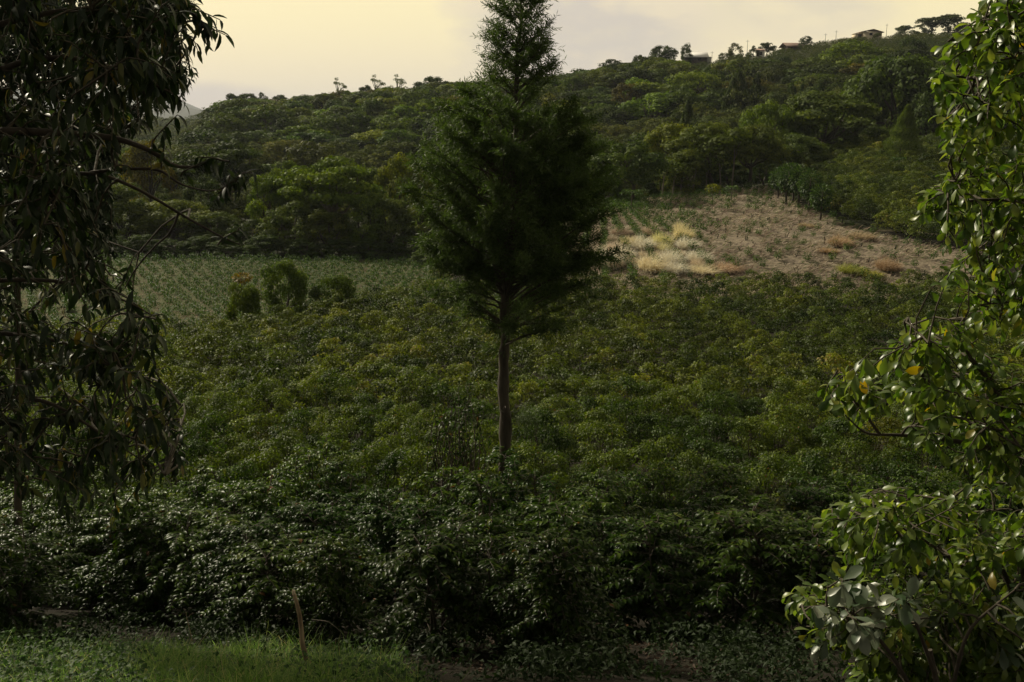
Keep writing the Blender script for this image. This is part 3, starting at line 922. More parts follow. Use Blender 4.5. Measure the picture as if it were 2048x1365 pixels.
def zone(px, py, Y):
    if px < 380: a = 'far down the valley at left'
    elif px < 560: a = 'on the left shoulder of the ridge'
    elif px < 700: a = 'on the ridge behind the forked tree'
    elif px < 940: a = 'on the ridge left of the cypress top'
    elif px < 1130: a = 'on the ridge behind the cypress'
    elif px < 1300: a = 'on the ridge right of the cypress top'
    elif px < 1450: a = 'on the slope below the tin-roofed house'
    elif px < 1600: a = 'on the slope below the small white house'
    elif px < 1760: a = 'on the slope below the large cream house'
    else: a = 'on the slope below the hilltop trees'
    b = 'high' if Y > 285 else 'halfway up' if Y > 240 else 'low'
    return b + ' ' + a

def forest():
    cand = []
    sp = 7.9
    for r in range(0, 30):
        Y0 = 172 + r * sp * .9
        for c in range(-40, 45):
            Y = Y0 + random.uniform(-2, 2)
            X = c * sp + random.uniform(-2.2, 2.2) + (r % 2) * sp / 2
            px, py = proj(gp(X, Y))
            if px < -150 or px > 2250: continue
            if px < 425 and Y > 170: continue
            if Y > 345: continue
            # the open terraces high on the right
            if px > 1360 and Y > 268: continue
            if px > 1560 and Y > 248: continue
            if px > 1200 and Y > 312: continue
            if Y > 309: continue
            cand.append((X, Y, px, py))
    # how much of it shows: clear of the trees in front, seen by the camera
    def score(c):
        X, Y, px, py = c
        s = 1.0
        if 860 < px < 1190: s -= .8
        if px < 300 or px > 1900: s -= 1
        lim = 300 if px < 1130 else 250 if px < 1500 else 180
        if py > lim + 40: s -= 1
        return s + Y * -.0005
    cand.sort(key=score, reverse=True)
    ind, rest = cand[:285], cand[285:]
    print('forest', len(cand))
    palette = [(GR, 'mid green'), (GR, 'mid green'), ((.75, .85, .75), 'dark green'), ((.75, .85, .75), 'dark green'), (OL, 'olive'), (BR, 'fresh green'), (DK, 'blackish green')]
    for X, Y, px, py in ind:
        colr, cn = random.choice(palette)
        u = random.random()
        if u < .05: colr, cn = (1.3, .85, .8), 'reddish brown'
        elif u < .09: colr, cn = YE, 'yellowish'
        kd, sn = random.choice([(F_round, 'rounded'), (F_round, 'rounded'), (F_round, 'rounded'), (F_umb, 'spreading'), (F_dense, 'bushy')])
        w = random.uniform(7, 13.5); h = random.uniform(5, 10)
        if Y > 285: h = random.uniform(4, 6.5)
        h = cap_height(gp(X, Y), px, h, random.uniform(0, 9))
        if h < 2.4: h = random.uniform(1.8, 3.0); w *= .7
        f_ = random.uniform(.62, 1.4); colr = tuple(v * f_ * random.uniform(.93, 1.07) for v in colr)
        kd.place(gp(X, Y), w, h, '%s %s tree %s' % (cn, sn, zone(px, py, Y)), 'tree', 'forest_tree', 'trees of the forest covering the ridge', colr)
    # valley floor woods at left, fading into the distance
    for k in range(520):
        Y = 165 * math.exp(random.random() ** .8 * 2.0)
        px = random.uniform(-250, 440 if Y < 1200 else 440)
        X = at(px, 250, Y)[0]
        rest.append((X, Y, px, 0))
    for k in range(330):                             # shaded wood floor and low growth between the near tree line and the ridge
        Y = random.uniform(103, 170); px = random.uniform(-250, 1900)
        if px > 1150 and Y < 122 + (px > 1560) * 22: continue
        rest.append((at(px, 250, Y)[0], Y, px, 0))
    mb = MB()
    raws = F_round.raw + F_dense.raw
    for X, Y, px, py in rest:
        V, I, T, R, _ = raws[random.randrange(len(raws))]
        s = random.uniform(.75, 1.15); a = random.uniform(0, 6.28)
        if Y < 171: s *= .5
        if Y > 400: s *= 1.3
        if Y > 171 and px > 430 and cap_height(gp(X, Y), px, 7, 3) < 5.5: continue
        Vr = np.stack([(V[:, 0] * math.cos(a) - V[:, 1] * math.sin(a)) * s, (V[:, 0] * math.sin(a) + V[:, 1] * math.cos(a)) * s, V[:, 2] * s * .8], 1)
        if Y > 400 and len(T) > 400:                 # coarser far away
            n = 400; Vr = Vr[:n * 4] ; I2 = I[:n * 4]; T2 = T[:n]; R2 = R[:n]
            C = Vr.reshape(-1, 4, 3).mean(1, keepdims=True); Vr = (C + (Vr.reshape(-1, 4, 3) - C) * 1.7).reshape(-1, 3)
        else: I2, T2, R2 = I, T, R
        mb.add(Vr + gp(X, Y) - [0, 0, .5], I2, T2, np.clip(R2 * .7 + random.uniform(0, .35), 0, 1))
    tag(mb.build('forest', G['forest']), 'woods filling the valley at left and the hidden folds of the ridge', 'forest', kind='stuff')
forest()

# skyline trees one can tell apart
SKY = [ # px, top, Y, w px, kind, colour, label
 (862, 149, 302, 58, F_round, DK, 'large round crown breaking the skyline left of the cypress'),
 (888, 160, 302, 40, F_round, DK, 'smaller crown right beside the large round one on the skyline'),
 (683, 156, 300, 24, F_sparse, GR, 'thin airy tree alone on the skyline, leftmost of three'),
 (757, 150, 300, 26, F_sparse, GR, 'airy layered tree on the skyline, middle of three'),
 (801, 149, 301, 28, F_sparse, GR, 'airy round-topped tree on the skyline, rightmost of three'),
 (735, 168, 300, 26, F_umb, DK, 'small flat tree at the foot of the middle airy one'),
 (563, 187, 298, 30, F_umb, DK, 'little umbrella-shaped tree on the left shoulder skyline'),
 (470, 186, 290, 40, F_round, DK, 'dark dome tree at the left end of the ridge'),
 (500, 184, 292, 42, F_round, DK, 'dark dome tree, second from the left end of the ridge'),
 (531, 186, 294, 26, F_dense, DK, 'dark upright tree beside the two dome trees'),
 (428, 212, 290, 13, F_dense, (.35, .42, .42), 'black narrow conifer at the ridge foot, leftmost'),
 (437, 210, 290, 13, F_dense, (.35, .42, .42), 'black narrow conifer at the ridge foot, middle'),
 (446, 214, 290, 13, F_dense, (.35, .42, .42), 'black narrow conifer at the ridge foot, rightmost'),
 (1222, 120, 300, 66, F_dense, (.42, .5, .45), 'big blackish tree right of the cypress near the skyline'),
 (1322, 88, 315, 52, F_round, (.5, .55, .5), 'leaning dark crown on the skyline left of the tin-roofed house'),
 (1366, 86, 320, 26, F_dense, (.55, .6, .5), 'narrow dark tree directly behind the tin-roofed house'),
 (1272, 108, 312, 26, F_round, (.5, .55, .5), 'small round dark tree on the skyline'),
 (1462, 87, 324, 34, F_dense, (1.1, .85, .7), 'brownish tree with climbing leaves right of the tin-roofed house'),
 (1440, 106, 322, 28, F_dense, DK, 'low dark tree next to the brownish one'),
 (1497, 91, 318, 30, F_cone, DK, 'pointed dark tree left of the small white house'),
 (1524, 83, 333, 34, F_round, (.35, .42, .4), 'round black crown above the small white house'),
 (1598, 72, 322, 32, F_dense, (.4, .48, .45), 'tall oval black tree in front of the brown roof'),
 (1555, 94, 334, 12, F_sparse, GR, 'tiny bare tree between the white house and the brown roof'),
 (1790, 50, 338, 40, F_umb, DK, 'small umbrella tree right of the large cream house'),
 (1795, 62, 332, 56, F_dense, (.5, .55, .5), 'dark bush below the small umbrella tree'),
 (1842, 32, 340, 62, F_umb, (.42, .45, .4), 'wide flat-crowned hilltop tree, left of the cluster'),
 (1874, 25, 342, 60, F_umb, (.5, .5, .4), 'tallest airy hilltop tree with an arched crown'),
 (1905, 44, 341, 40, F_umb, (.42, .45, .4), 'hilltop tree at the right end of the cluster'),
 (1832, 45, 338, 40, F_dense, (.4, .45, .4), 'dense dark tree at the left foot of the hilltop cluster'),
 (1885, 50, 339, 50, F_dense, (.4, .45, .4), 'dense dark tree under the arched hilltop crown'),
 (1935, 62, 340, 20, F_cone, (.45, .5, .45), 'tiny pointed tree at the end of the hilltop'),
 (1738, 66, 330, 16, F_round, OL, 'small round bush in front of the large cream house'),
 (1870, 82, 300, 28, F_round, (1.3, 1.4, 1.0), 'pale round tree on the dark slope under the hilltop cluster'),
 (1325, 150, 262, 52, F_round, (1.6, 1.3, .8), 'yellowish tree on the slope below the tin-roofed house'),
 (1196, 168, 290, 24, F_round, (1.7, 1.2, .8), 'small orange-leaved tree right of the cypress'),
 (740, 205, 270, 64, F_umb, (1.35, .75, .7), 'wide reddish brown tree high on the ridge left of the cypress'),
 (528, 282, 205, 56, F_round, (1.35, .75, .7), 'reddish tree low on the ridge above the forked tree'),
]
for px, top, Y, w, kd, colr, lab in SKY:
    p, wm, h = by_px(px, top, Y, w * (1.6 if kd is F_sparse else 1.0))
    kd.place(p, wm, h, lab, 'tree', 'skyline_tree' if Y > 285 else 'forest_tree', color=colr)

# low hedgerows and coffee terraces of the open hillside: rounded shrubs
def hillside_shrubs():
    n = 0
    mb = MB(); raws = F_dense.raw
    for r in range(0, 35):
        for c in range(-10, 90):
            Y = 256 + r * 2.6 + math.sin(c * .3) * 1.0; X = 45 + c * 2.0 + random.uniform(-.4, .4)
            px, py = proj(gp(X, Y))
            if px < 1355 or px > 2150 or Y > 342: continue
            if px < 1560 and Y < 266: continue
            if random.random() < .12: continue
            V, I, T, R, _ = raws[random.randrange(len(raws))]
            k = 220; V = V[:k * 4]
            C = V.reshape(-1, 4, 3).mean(1, keepdims=True); V = (C + (V.reshape(-1, 4, 3) - C) * 1.6).reshape(-1, 3)
            s = random.uniform(.16, .26) if Y < 318 else random.uniform(.10, .17)
            if cap_height(gp(X, Y), px, 3, -4) < s * 9.5: continue
            mb.add(V * [s, s, s * .95] + gp(X, Y), I[:k * 4], T[:k], np.clip(R[:k] * .6 + random.uniform(0, .3), 0, 1))
            n += 1
    print('hill shrubs', n)
    tag(mb.build('hillside_coffee', G['forest']), 'low terraced rows of shrubs on the open hillside below the houses', 'shrubs', kind='stuff')
hillside_shrubs()

# ------------------------------------------------------------------ houses and poles
M_tin = flat_mat('tin_roof', (.85, .82, .80), (.72, .70, .68), .5, .6)
M_cream = flat_mat('cream_wall', (.72, .62, .46), (.62, .52, .38), .9, .5)
M_white = flat_mat('white_wall', (.8, .78, .72), (.66, .62, .56), .9, .5)
M_darkw = flat_mat('dark_timber', (.05, .04, .035), (.08, .06, .05), .9, 1)
M_brownr = flat_mat('brown_roof', (.13, .08, .06), (.2, .13, .1), .8, .7)
M_pinkr = flat_mat('pinkish_roof', (.45, .3, .24), (.36, .24, .2), .8, .7)
M_glass = flat_mat('dark_glass', (.02, .02, .025), (.03, .03, .035), .15, .7)

def slab(mb, pts, t):
    """thick sheet over a 4-corner outline"""
    a = np.array(pts, float); b = a - [0, 0, t]
    V = np.concatenate([a, b])
    mb.add(V, [0,1,2,3, 7,6,5,4, 0,4,5,1, 1,5,6,2, 2,6,7,3, 3,7,4,0], [4] * 6)

def house(px, bpy_, Y, w, d, h, lab, wall, roofm, roof='gable', rise=.6, over=.5, rz=0.0, windows=(), door=None, sink=2.5):
    p = gp(at(px, 100, Y)[0], Y); p[2] = max(p[2], zat(bpy_, Y))
    root = empty('house', p, lab, 'house', rz=rz)
    mb = MB(); mb.box((0, 0, (h - sink) / 2), (w, d, h + sink)); 
    if roof == 'gable':
        z = h
        for sx in (-1, 1):
            mb.add([[sx * w / 2 * .999, -d / 2, z], [sx * w / 2 * .999, d / 2, z], [sx * w / 2 * .999, 0, z + rise]], [0, 1, 2], [3])
    mb.build('wall', wall, root)
    r = MB(); W2, D2 = w / 2 + over, d / 2 + over
    if roof == 'gable':
        dz = rise * over / (d / 2)
        slab(r, [[-W2, -D2, h - dz + .12], [W2, -D2, h - dz + .12], [W2, 0, h + rise + .12], [-W2, 0, h + rise + .12]], .1)
        slab(r, [[-W2, 0, h + rise + .123], [W2, 0, h + rise + .123], [W2, D2, h - dz + .123], [-W2, D2, h - dz + .123]], .1)
    elif roof == 'cross':      # ridge running away from the viewer
        slab(r, [[-W2, -D2, h + .05], [0, -D2, h + rise + .12], [0, D2, h + rise + .12], [-W2, D2, h + .05]], .18)
        slab(r, [[0.003, -D2, h + rise + .12], [W2, -D2, h - .2], [W2, D2, h - .2], [0.003, D2, h + rise + .12]], .18)
    else:
        slab(r, [[-W2, -D2, h + .1], [W2, -D2, h + .1], [W2, D2, h + rise + .1], [-W2, D2, h + rise + .1]], .16)
    r.build('roof', roofm, root)
    for (wx, wz, ww, wh) in windows:
        f = MB(); f.box((wx, -d / 2 - .02, wz), (ww + .16, .1, wh + .16)); fo = f.build('window', M_darkw, root)
        g = MB(); g.box((wx, -d / 2 - .08, wz), (ww, .04, wh)); g.build('pane', M_glass, fo)
    if door:
        g = MB(); g.box((door, -d / 2 - .03, 1.0), (.9, .08, 2.0)); g.build('door', M_darkw, root)
    return root
h1 = house(1390, 126, 322, 6.8, 5, 1.7, 'long low house with a pale tin roof and a dark open front', M_darkw, M_tin, 'gable', 1.3, .5, windows=((-1.5, .9, 1.2, .7), (1.2, .9, 1.0, .7)))
e = MB(); e.box((4.1, .3, .7), (1.4, 4.2, 2.0)); slab(e, [[3.3, -2.2, 1.75], [5.1, -2.2, 1.4], [5.1, 2.6, 1.4], [3.3, 2.6, 1.75]], .08); e.build('side_wing', M_white, h1)
house(1519, 114, 320, 2.6, 3, 1.7, 'small white house with a pinkish roof under the round black tree', M_white, M_pinkr, 'gable', .5, .15, windows=((.2, .9, .6, .8),), door=-.7)
house(1585, 101, 326, 5.0, 4, 1.2, 'low brown-roofed house behind the tall oval tree', M_darkw, M_brownr, 'gable', .9, .9, rz=.2, windows=((-1.2, .7, .8, .5),))
hb = house(1738, 77, 334, 5.8, 5, 1.9, 'large cream house with a shallow brown roof on the hilltop', M_cream, M_brownr, 'cross', .6, .5, windows=((1.6, 1.1, .7, .6), (-.6, 1.1, .8, .6)))
e = MB(); e.box((-4.0, .5, .5), (2.1, 3.6, 1.5)); slab(e, [[-5.3, -1.9, 1.4], [-2.91, -1.9, 1.4], [-2.91, 2.6, 1.5], [-5.3, 2.6, 1.5]], .12); e.build('side_wing', M_cream, hb)
e = MB(); e.box((-3.7, -1.35, .5), (1.1, .1, 1.1)); e.build('garage_door', M_darkw, hb)
house(279, 286, 390, 4.4, 4, 1.2, 'pale-roofed house glimpsed through the branches, left one', M_white, M_tin, 'gable', .6, .4, windows=((0, .9, .8, .7),))
house(316, 298, 330, 4.2, 4, 1.2, 'pale-roofed house glimpsed through the branches, right one', M_cream, M_tin, 'gable', .6, .4, windows=((0, .9, .8, .7),))

for px, top, Y, lab in ((1495, 80, 330, 'utility pole left of the round black tree'), (1650, 67, 338, 'thin utility pole on the bare ridge, left of two'), (1671, 61, 338, 'utility pole with crossarm on the bare ridge, right of two'), (1425, 103, 330, 'short pole right of the tin-roofed house'), (1771, 48, 341, 'thin pole right of the large cream house')):
    p = gp(at(px, 90, Y)[0], Y); h = zat(top, Y) - p[2]
    root = empty('utility_pole', p, lab, 'pole', 'utility poles along the ridge')
    mb = MB(); tube(mb, [[0, 0, -.4], [0, 0, h * .5], [.02, 0, h]], [.09, .07, .05], 8); mb.build('post', G['barkpale'], root)
    mb = MB(); mb.box((0, 0, h - .45), (1.0, .07, .07)); mb.build('crossarm', G['barkpale'], root)

# ------------------------------------------------------------------ young plants
def young_variant(seed, n=70, h=.75, r=.32, size=.15):
    rng = np.random.default_rng(seed)
    w = MB(); l = MB()
    tube(w, wiggle([0, 0, -.08], [0, 0, h * .9], 4, .04, rng=rng), np.linspace(.03, .012, 4), 5)
    U = norm(rng.normal(0, 1, (n, 3)))
    P = np.array([0, 0, h * .6]) + U * np.array([r, r, h * .4]) * rng.random((n, 1)) ** .5
    leaves(l, P, U + [0, 0, -.1], size * rng.uniform(.7, 1.2, n), size * .45, tpl='mid', curl=.9, rng=rng)
    return w, l
def stump_variant(seed):
    rng = np.random.default_rng(seed)
    w = MB(); l = MB()
    for k in range(rng.integers(2, 4)):
        tube(w, wiggle([rng.normal(0, .08), rng.normal(0, .08), -.08], [rng.normal(0, .12), rng.normal(0, .12), rng.uniform(.3, .55)], 3, .03, rng=rng), [.04, .035, .03], 5)
    n = 10
    leaves(l, np.array([0, 0, .35]) + rng.normal(0, .12, (n, 3)), rng.normal(0, 1, (n, 3)), .13, .06, tpl='mid', rng=rng)
    return w, l

def young_plants():
    V = [young_variant(500 + k, 110, .95, .42, .19) for k in range(4)]
    B = [young_variant(520 + k, 55, .5, .24, .15) for k in range(4)]
    S = [stump_variant(540 + k) for k in range(4)]
    raws = [b[1].cat() for b in B]
    rawv = [b[1].cat() for b in V]
    pr = {}
    for nm, vs_ in (('V', V), ('B', B), ('S', S)):
        pr[nm] = [[[w.mesh('stem', G['bark']), None], [l.mesh('foliage', G['young']), None]] for w, l in vs_]
    def put(kind, p, s, name, label, cat, grp, colr):
        rec = random.choice(pr[kind])
        root = empty(name, p, label, cat, grp, random.uniform(0, 6.28), (s, s, s))
        for nm, r in zip(('stem', 'foliage'), rec):
            if r[1] is None: r[1] = o = bpy.data.objects.new(nm, r[0])
            else: o = r[1].copy()
            COL.objects.link(o); o.parent = root; o.color = (*colr, 1)
    nv = ns = 0
    extra = []; cands = []
    # rows in the clearing run away from the viewer and lean to the left
    lines = []
    for k in range(-2, 26):
        x0 = 1210 + k * 62
        lines.append(x0)
    for k, x0 in enumerate(lines):
        t = 0.0
        X0 = at(x0, 545, 69)[0]
        Yv = 69.5
        while Yv < 112:
            lean = max(-.30, .09 - .00075 * (x0 - 1200))
            X = X0 + (Yv - 69) * lean + random.uniform(-.1, .1)
            p = gp(X, Yv); px, py = proj(p)
            Yv += random.uniform(.8, 1.15) if x0 < 1460 else random.uniform(1.1, 1.6)
            if px < 1150 or not in_poly(px, py, CLEAR_POLY): continue
            lush = px < 1420 or py < 430
            stump = (px > 1420 and py > 425) and random.random() < .5
            if random.random() < (.1 if lush else .15): continue
            side = 'left, among the pale straw' if px < 1420 and py > 430 else 'top, near the trees' if py <= 430 else 'middle' if px < 1640 else 'right, below the coffee slope'
            cands.append((p, px, side, lush, stump))
    random.shuffle(cands)
    for p, px, side, lush, stump in cands:
        if stump:
            if ns < 170:
                put('S', p, random.uniform(.5, .95), 'coffee_stump', 'cut-back dark coffee stump in the clearing, %s' % side, 'stump', 'pruned coffee stumps in the clearing', (1, 1, 1)); ns += 1
        elif nv < 262:
            put('V', p, random.uniform(.6, 1.0) * (1.0 if lush else .85), 'young_coffee_plant', 'young coffee plant in the clearing, %s' % side, 'young plant', 'young coffee plants in the brown clearing', (1.25, 1.25, .9)); nv += 1
        else: extra.append((p, random.uniform(.55, .9), rawv))
    # small plants dotted over the flat field at left
    baby = []
    for r in range(0, 40):
        for c in range(-60, 10):
            Y = 48 + r * 1.15 + random.uniform(-.15, .15); X = c * 1.15 + (r % 2) * .55 + random.uniform(-.12, .12)
            p = gp(X, Y); px, py = proj(p)
            if Y > 89 or px < -60 or px > 905 or not in_poly(px, py, BABY_POLY): continue
            if random.random() < .06: continue
            baby.append((Y, p, px))
    baby.sort(key=lambda b: b[0])
    nb = max(30, 298 - nv)
    for Y, p, px in baby[:nb]:
        where = 'left of the three round trees' if px < 440 else 'beside the three round trees' if px < 700 else 'between the three round trees and the cypress'
        put('B', p, random.uniform(.95, 1.4), 'young_coffee_plant', 'tiny coffee plant in the flat field, %s' % where, 'young plant', 'tiny coffee plants dotted over the flat field', (.8, .95, .7))
    mb = MB()
    for Y, p, px in baby[nb:]:
        extra.append((p, random.uniform(1.0, 1.5), raws))
    for p, s, rw in extra:
        Vv, I, T, R, _ = random.choice(rw)
        mb.add(Vv * s + p, I, T, R)
    print('young', nv, ns, len(baby))
    tag(mb.build('young_coffee_plants', G['young']), 'many tiny coffee plants covering the far part of the flat field', 'young plants', kind='stuff')
young_plants()

# papaya-like saplings sticking up in the clearing
def saplings():
    for k, (px, py, hpx, kind) in enumerate([(1262, 424, 45, 'p'), (1263, 428, 16, 'f'), (1424, 415, 38, 'y'), (1462, 404, 28, 'p'), (1692, 318, 24, 'f'), (1797, 318, 34, 'f'), (483, 545, 44, 'o')]):
        Y = {0: 97, 1: 96, 2: 99, 3: 101, 4: 123, 5: 112, 6: 69}[k]
        X = at(px, py, Y)[0]; p = gp(X, Y); h = hpx * mpp(Y)
        lab = ['slim palm-like sapling with feathery leaves at the left of the clearing', 'short leafy shoot below the palm-like sapling', 'yellow-leaved small tree at the top of the clearing', 'pale star-leaved sapling at the top of the clearing',
               'small sapling above the coffee slope', 'leafy sapling in front of the pointed cypress', 'small orange-brown tree behind the three round trees'][k]
        root = empty('sapling', p, lab, 'sapling')
        mb = MB(); tube(mb, wiggle([0, 0, -.1], [0, 0, h * .85], 5, .02), np.linspace(.07, .03, 5), 6); mb.build('trunk', G['barkpale'], root)
        lf = MB()
        if kind in 'pf':
            for j in range(11):
                a = j * 2.4; tip = np.array([math.cos(a), math.sin(a), .35]) * h * .42
                pts = wiggle([0, 0, h * .83], np.array([0, 0, h * .83]) + tip, 5, .02, .1)
                pts[-1][2] -= h * .15
                for q in range(1, 5):
                    for sg in (-1, 1):
                        side = np.cross(norm(tip), [0, 0, 1]) * sg
                        leaves(lf, np.repeat([pts[q]], 2, 0) + RNG.normal(0, .03, (2, 3)), np.repeat([side + norm(tip) * .5 + [0, 0, -.35]], 2, 0), h * .17, h * .06, tpl='mid')
        else:
            n = 230
            U = norm(RNG.normal(0, 1, (n, 3)))
            leaves(lf, np.array([0, 0, h * .8]) + U * [h * .42, h * .42, h * .2] * (.4 + .6 * RNG.random((n, 1))), U, .22, .12, tpl='mid')
        o = lf.build('foliage', G['young'], root)
        o.color = {'p': (1.3, 1.2, 1.2, 1), 'f': (1.1, 1.1, 1, 1), 'y': (2.6, 1.6, .8, 1), 'o': (3.0, 1.2, .9, 1)}[kind]
saplings()

# ------------------------------------------------------------------ dry grass and straw in the clearing
def straw():
    # lying dry grass
    n = 42000
    xs = RNG.uniform(1130, 1980, n); Ys = RNG.uniform(68.5, 112, n)
    X = (xs - 1024) / F * Ys / .97
    Z = ground(X, Ys); P = np.stack([X, Ys, Z], 1)
    px, py = proj(P)
    keep = np.array([in_poly(a, b, CLEAR_POLY) for a, b in zip(px, py)])
    patch = np.sin(X * .55 + 2 * np.sin(Ys * .21)) * np.sin(Ys * .62 + 1.5 * np.sin(X * .3)) + RNG.normal(0, .35, n)
    keep &= (patch > -.35)
    P = P[keep]; m = len(P)
    tone = np.sin(P[:, 0] * .5 + P[:, 1] * .35) * np.sin(P[:, 1] * .8 - P[:, 0] * .2)
    R = np.clip(.40 + .22 * tone + .24 * (P[:, 0] < 15) + RNG.normal(0, .15, m), 0, .72)
    R = np.where(RNG.random(m) < .16 + .25 * (np.sin(P[:, 0] * 1.1) * np.sin(P[:, 1] * .7) > .45), RNG.uniform(.8, 1, m), R)
    D = np.stack([np.full(m, .9), RNG.normal(0, .4, m), RNG.uniform(.25, 1.3, m)], 1)
    mb = MB(); leaves(mb, P, D, RNG.uniform(.3, .8, m), RNG.uniform(.04, .09, m), curl=1.0, fold=.1, tpl='lo', R=R)
    tag(mb.build('dry_grass', G['dry']), 'pinkish brown dry grass lying over the clearing', 'dry grass', kind='stuff')
    # weedy ground cover of the flat field at left
    n = 26000
    xs = RNG.uniform(-90, 910, n); Ys = RNG.uniform(46, 88, n)
    X = (xs - 1024) / F * Ys / .975
    P = np.stack([X, Ys, ground(X, Ys)], 1); px, py = proj(P)
    keep = np.array([in_poly(a, b, BABY_POLY) for a, b in zip(px, py)]); P = P[keep]; m = len(P)
    R = np.where(RNG.random(m) < .7, RNG.uniform(.0, .5, m), RNG.uniform(.8, 1, m))
    mb = MB(); leaves(mb, P, RNG.normal(0, .5, (m, 3)) + [.2, 0, .7], RNG.uniform(.12, .3, m), .05, curl=.8, tpl='lo', R=R)
    tag(mb.build('field_weeds', G['dry']), 'thin grass and weeds between the tiny coffee plants', 'weeds', kind='stuff')
    # tussocks
    vars_ = []
    for k in range(4):
        rng = np.random.default_rng(700 + k); mb = MB(); n = 1500
        a = rng.random(n) * 2 * pi; r = np.sqrt(rng.random(n)) * .62
        P = np.stack([r * np.cos(a), r * np.sin(a), np.zeros(n)], 1)
        D = np.stack([r * np.cos(a) * 1.2 + .25, r * np.sin(a) * 1.2, np.ones(n)], 1) + rng.normal(0, .18, (n, 3))
        leaves(mb, P, D, rng.uniform(.35, 1.05, n), .022, curl=rng.uniform(.8, 2.2, n), fold=0, tpl='blade', rng=rng)
        vars_.append(mb.mesh('straw_tussock', G['straw']))
    T = [ # px, py of foot, width px, height px, colour, label
     (1215, 530, 55, 42, GR, 'pale straw tussock at the left edge of the clearing beside the cypress'),
     (1228, 505, 40, 26, (.9, .8, .75), 'small pinkish straw tussock above the leftmost one'),
     (1246, 520, 40, 38, GR, 'round pale straw tussock, second from the left'),
     (1262, 492, 42, 26, (.85, .8, .6), 'low straw tussock above the second one'),
     (1288, 500, 45, 36, GR, 'pale straw tussock between the second and third plant rows'),
     (1303, 540, 58, 40, (1.05, 1, .85), 'wide bright straw tussock at the near edge of the clearing'),
     (1322, 492, 40, 34, (.95, .95, .6), 'yellowish straw tussock between two rows of young plants'),
     (1328, 505, 30, 26, (.95, .95, .7), 'small straw tussock just below the yellowish one'),
     (1343, 530, 45, 40, GR, 'tall straw tussock left of the single dark plant'),
     (1352, 545, 46, 30, GR, 'straw tussock at the near edge right of the wide bright one'),
     (1366, 480, 40, 38, (1.05, 1, .75), 'long pale tussock high in the straw patch'),
     (1360, 462, 26, 22, (.9, .85, .65), 'uppermost small straw tussock'),
     (1375, 498, 40, 30, GR, 'straw tussock below the long pale one'),
     (1396, 522, 46, 28, GR, 'straw tussock right of the single dark plant'),
     (1410, 545, 60, 20, (1, .95, .8), 'flattened straw tussock at the near edge'),
     (1450, 540, 60, 20, (.7, .55, .45), 'brownish flattened tussock right of the straw patch'),
     (1680, 492, 44, 26, (.62, .48, .36), 'orange-brown grass tussock in the middle of the clearing'),
     (1722, 478, 44, 18, (.58, .48, .36), 'long low orange-brown tussock nearer the coffee slope'),
     (1775, 540, 44, 32, (.55, .42, .32), 'reddish grass tussock near the right end of the clearing'),
     (1700, 545, 44, 22, (.45, .5, .14), 'yellow-green grass tussock at the near edge, left of two'),
     (1740, 552, 40, 16, (.5, .5, .14), 'yellow-green grass tussock at the near edge, right of two'),
     (1612, 455, 26, 12, (.6, .5, .36), 'small dry tussock below the leggy coffee trees'),
     (1300, 470, 34, 18, (.6, .5, .42), 'dull dry tussock in the upper left of the clearing'),
     (1240, 470, 34, 18, (.55, .45, .4), 'dull pinkish tussock near the left trees'),
     (1655, 505, 34, 12, (.6, .45, .3), 'low brown tussock beside the orange-brown one'),
    ]
    for k in range(34):                              # tussocks standing between the plant rows
        c = k % 6; r_ = k // 6
        pyk = 532 - r_ * 17 + random.uniform(-5, 5); pxk = 1230 + c * 33 * (1 - r_ * .045) - r_ * 4 + random.uniform(-5, 5)
        f = 1 - r_ * .12
        T.append((pxk, pyk, random.uniform(22, 34) * f, random.uniform(15, 26) * f, (.95 * f, .86 * f, .78 * f),
                  'straw tussock between the young plant rows, %s of the clearing' % ('near left part' if r_ < 2 else 'left middle' if r_ < 4 else 'upper left part')))
    first = {}
    ys = np.linspace(66, 115, 300)
    for k, (px, py, w, h, colr, lab) in enumerate(T):
        best = min(ys, key=lambda y: abs(proj(gp(at(px, py, y)[0], y))[1] - py) - .0 * y)
        p = gp(at(px, py, best)[0], best)
        v = k % 4
        if v in first: o = first[v].copy()
        else: o = first[v] = bpy.data.objects.new('straw_tussock', vars_[v])
        COL.objects.link(o)
        o.location = p; o.rotation_euler = (0, 0, random.uniform(-.5, .5))
        s = w * mpp(best) / 1.65; o.scale = (s, s * 1.2, h * mpp(best) / .85)
        o.color = (*colr, 1)
        tag(o, lab, 'grass tussock', 'dry grass tussocks in the clearing')
straw()

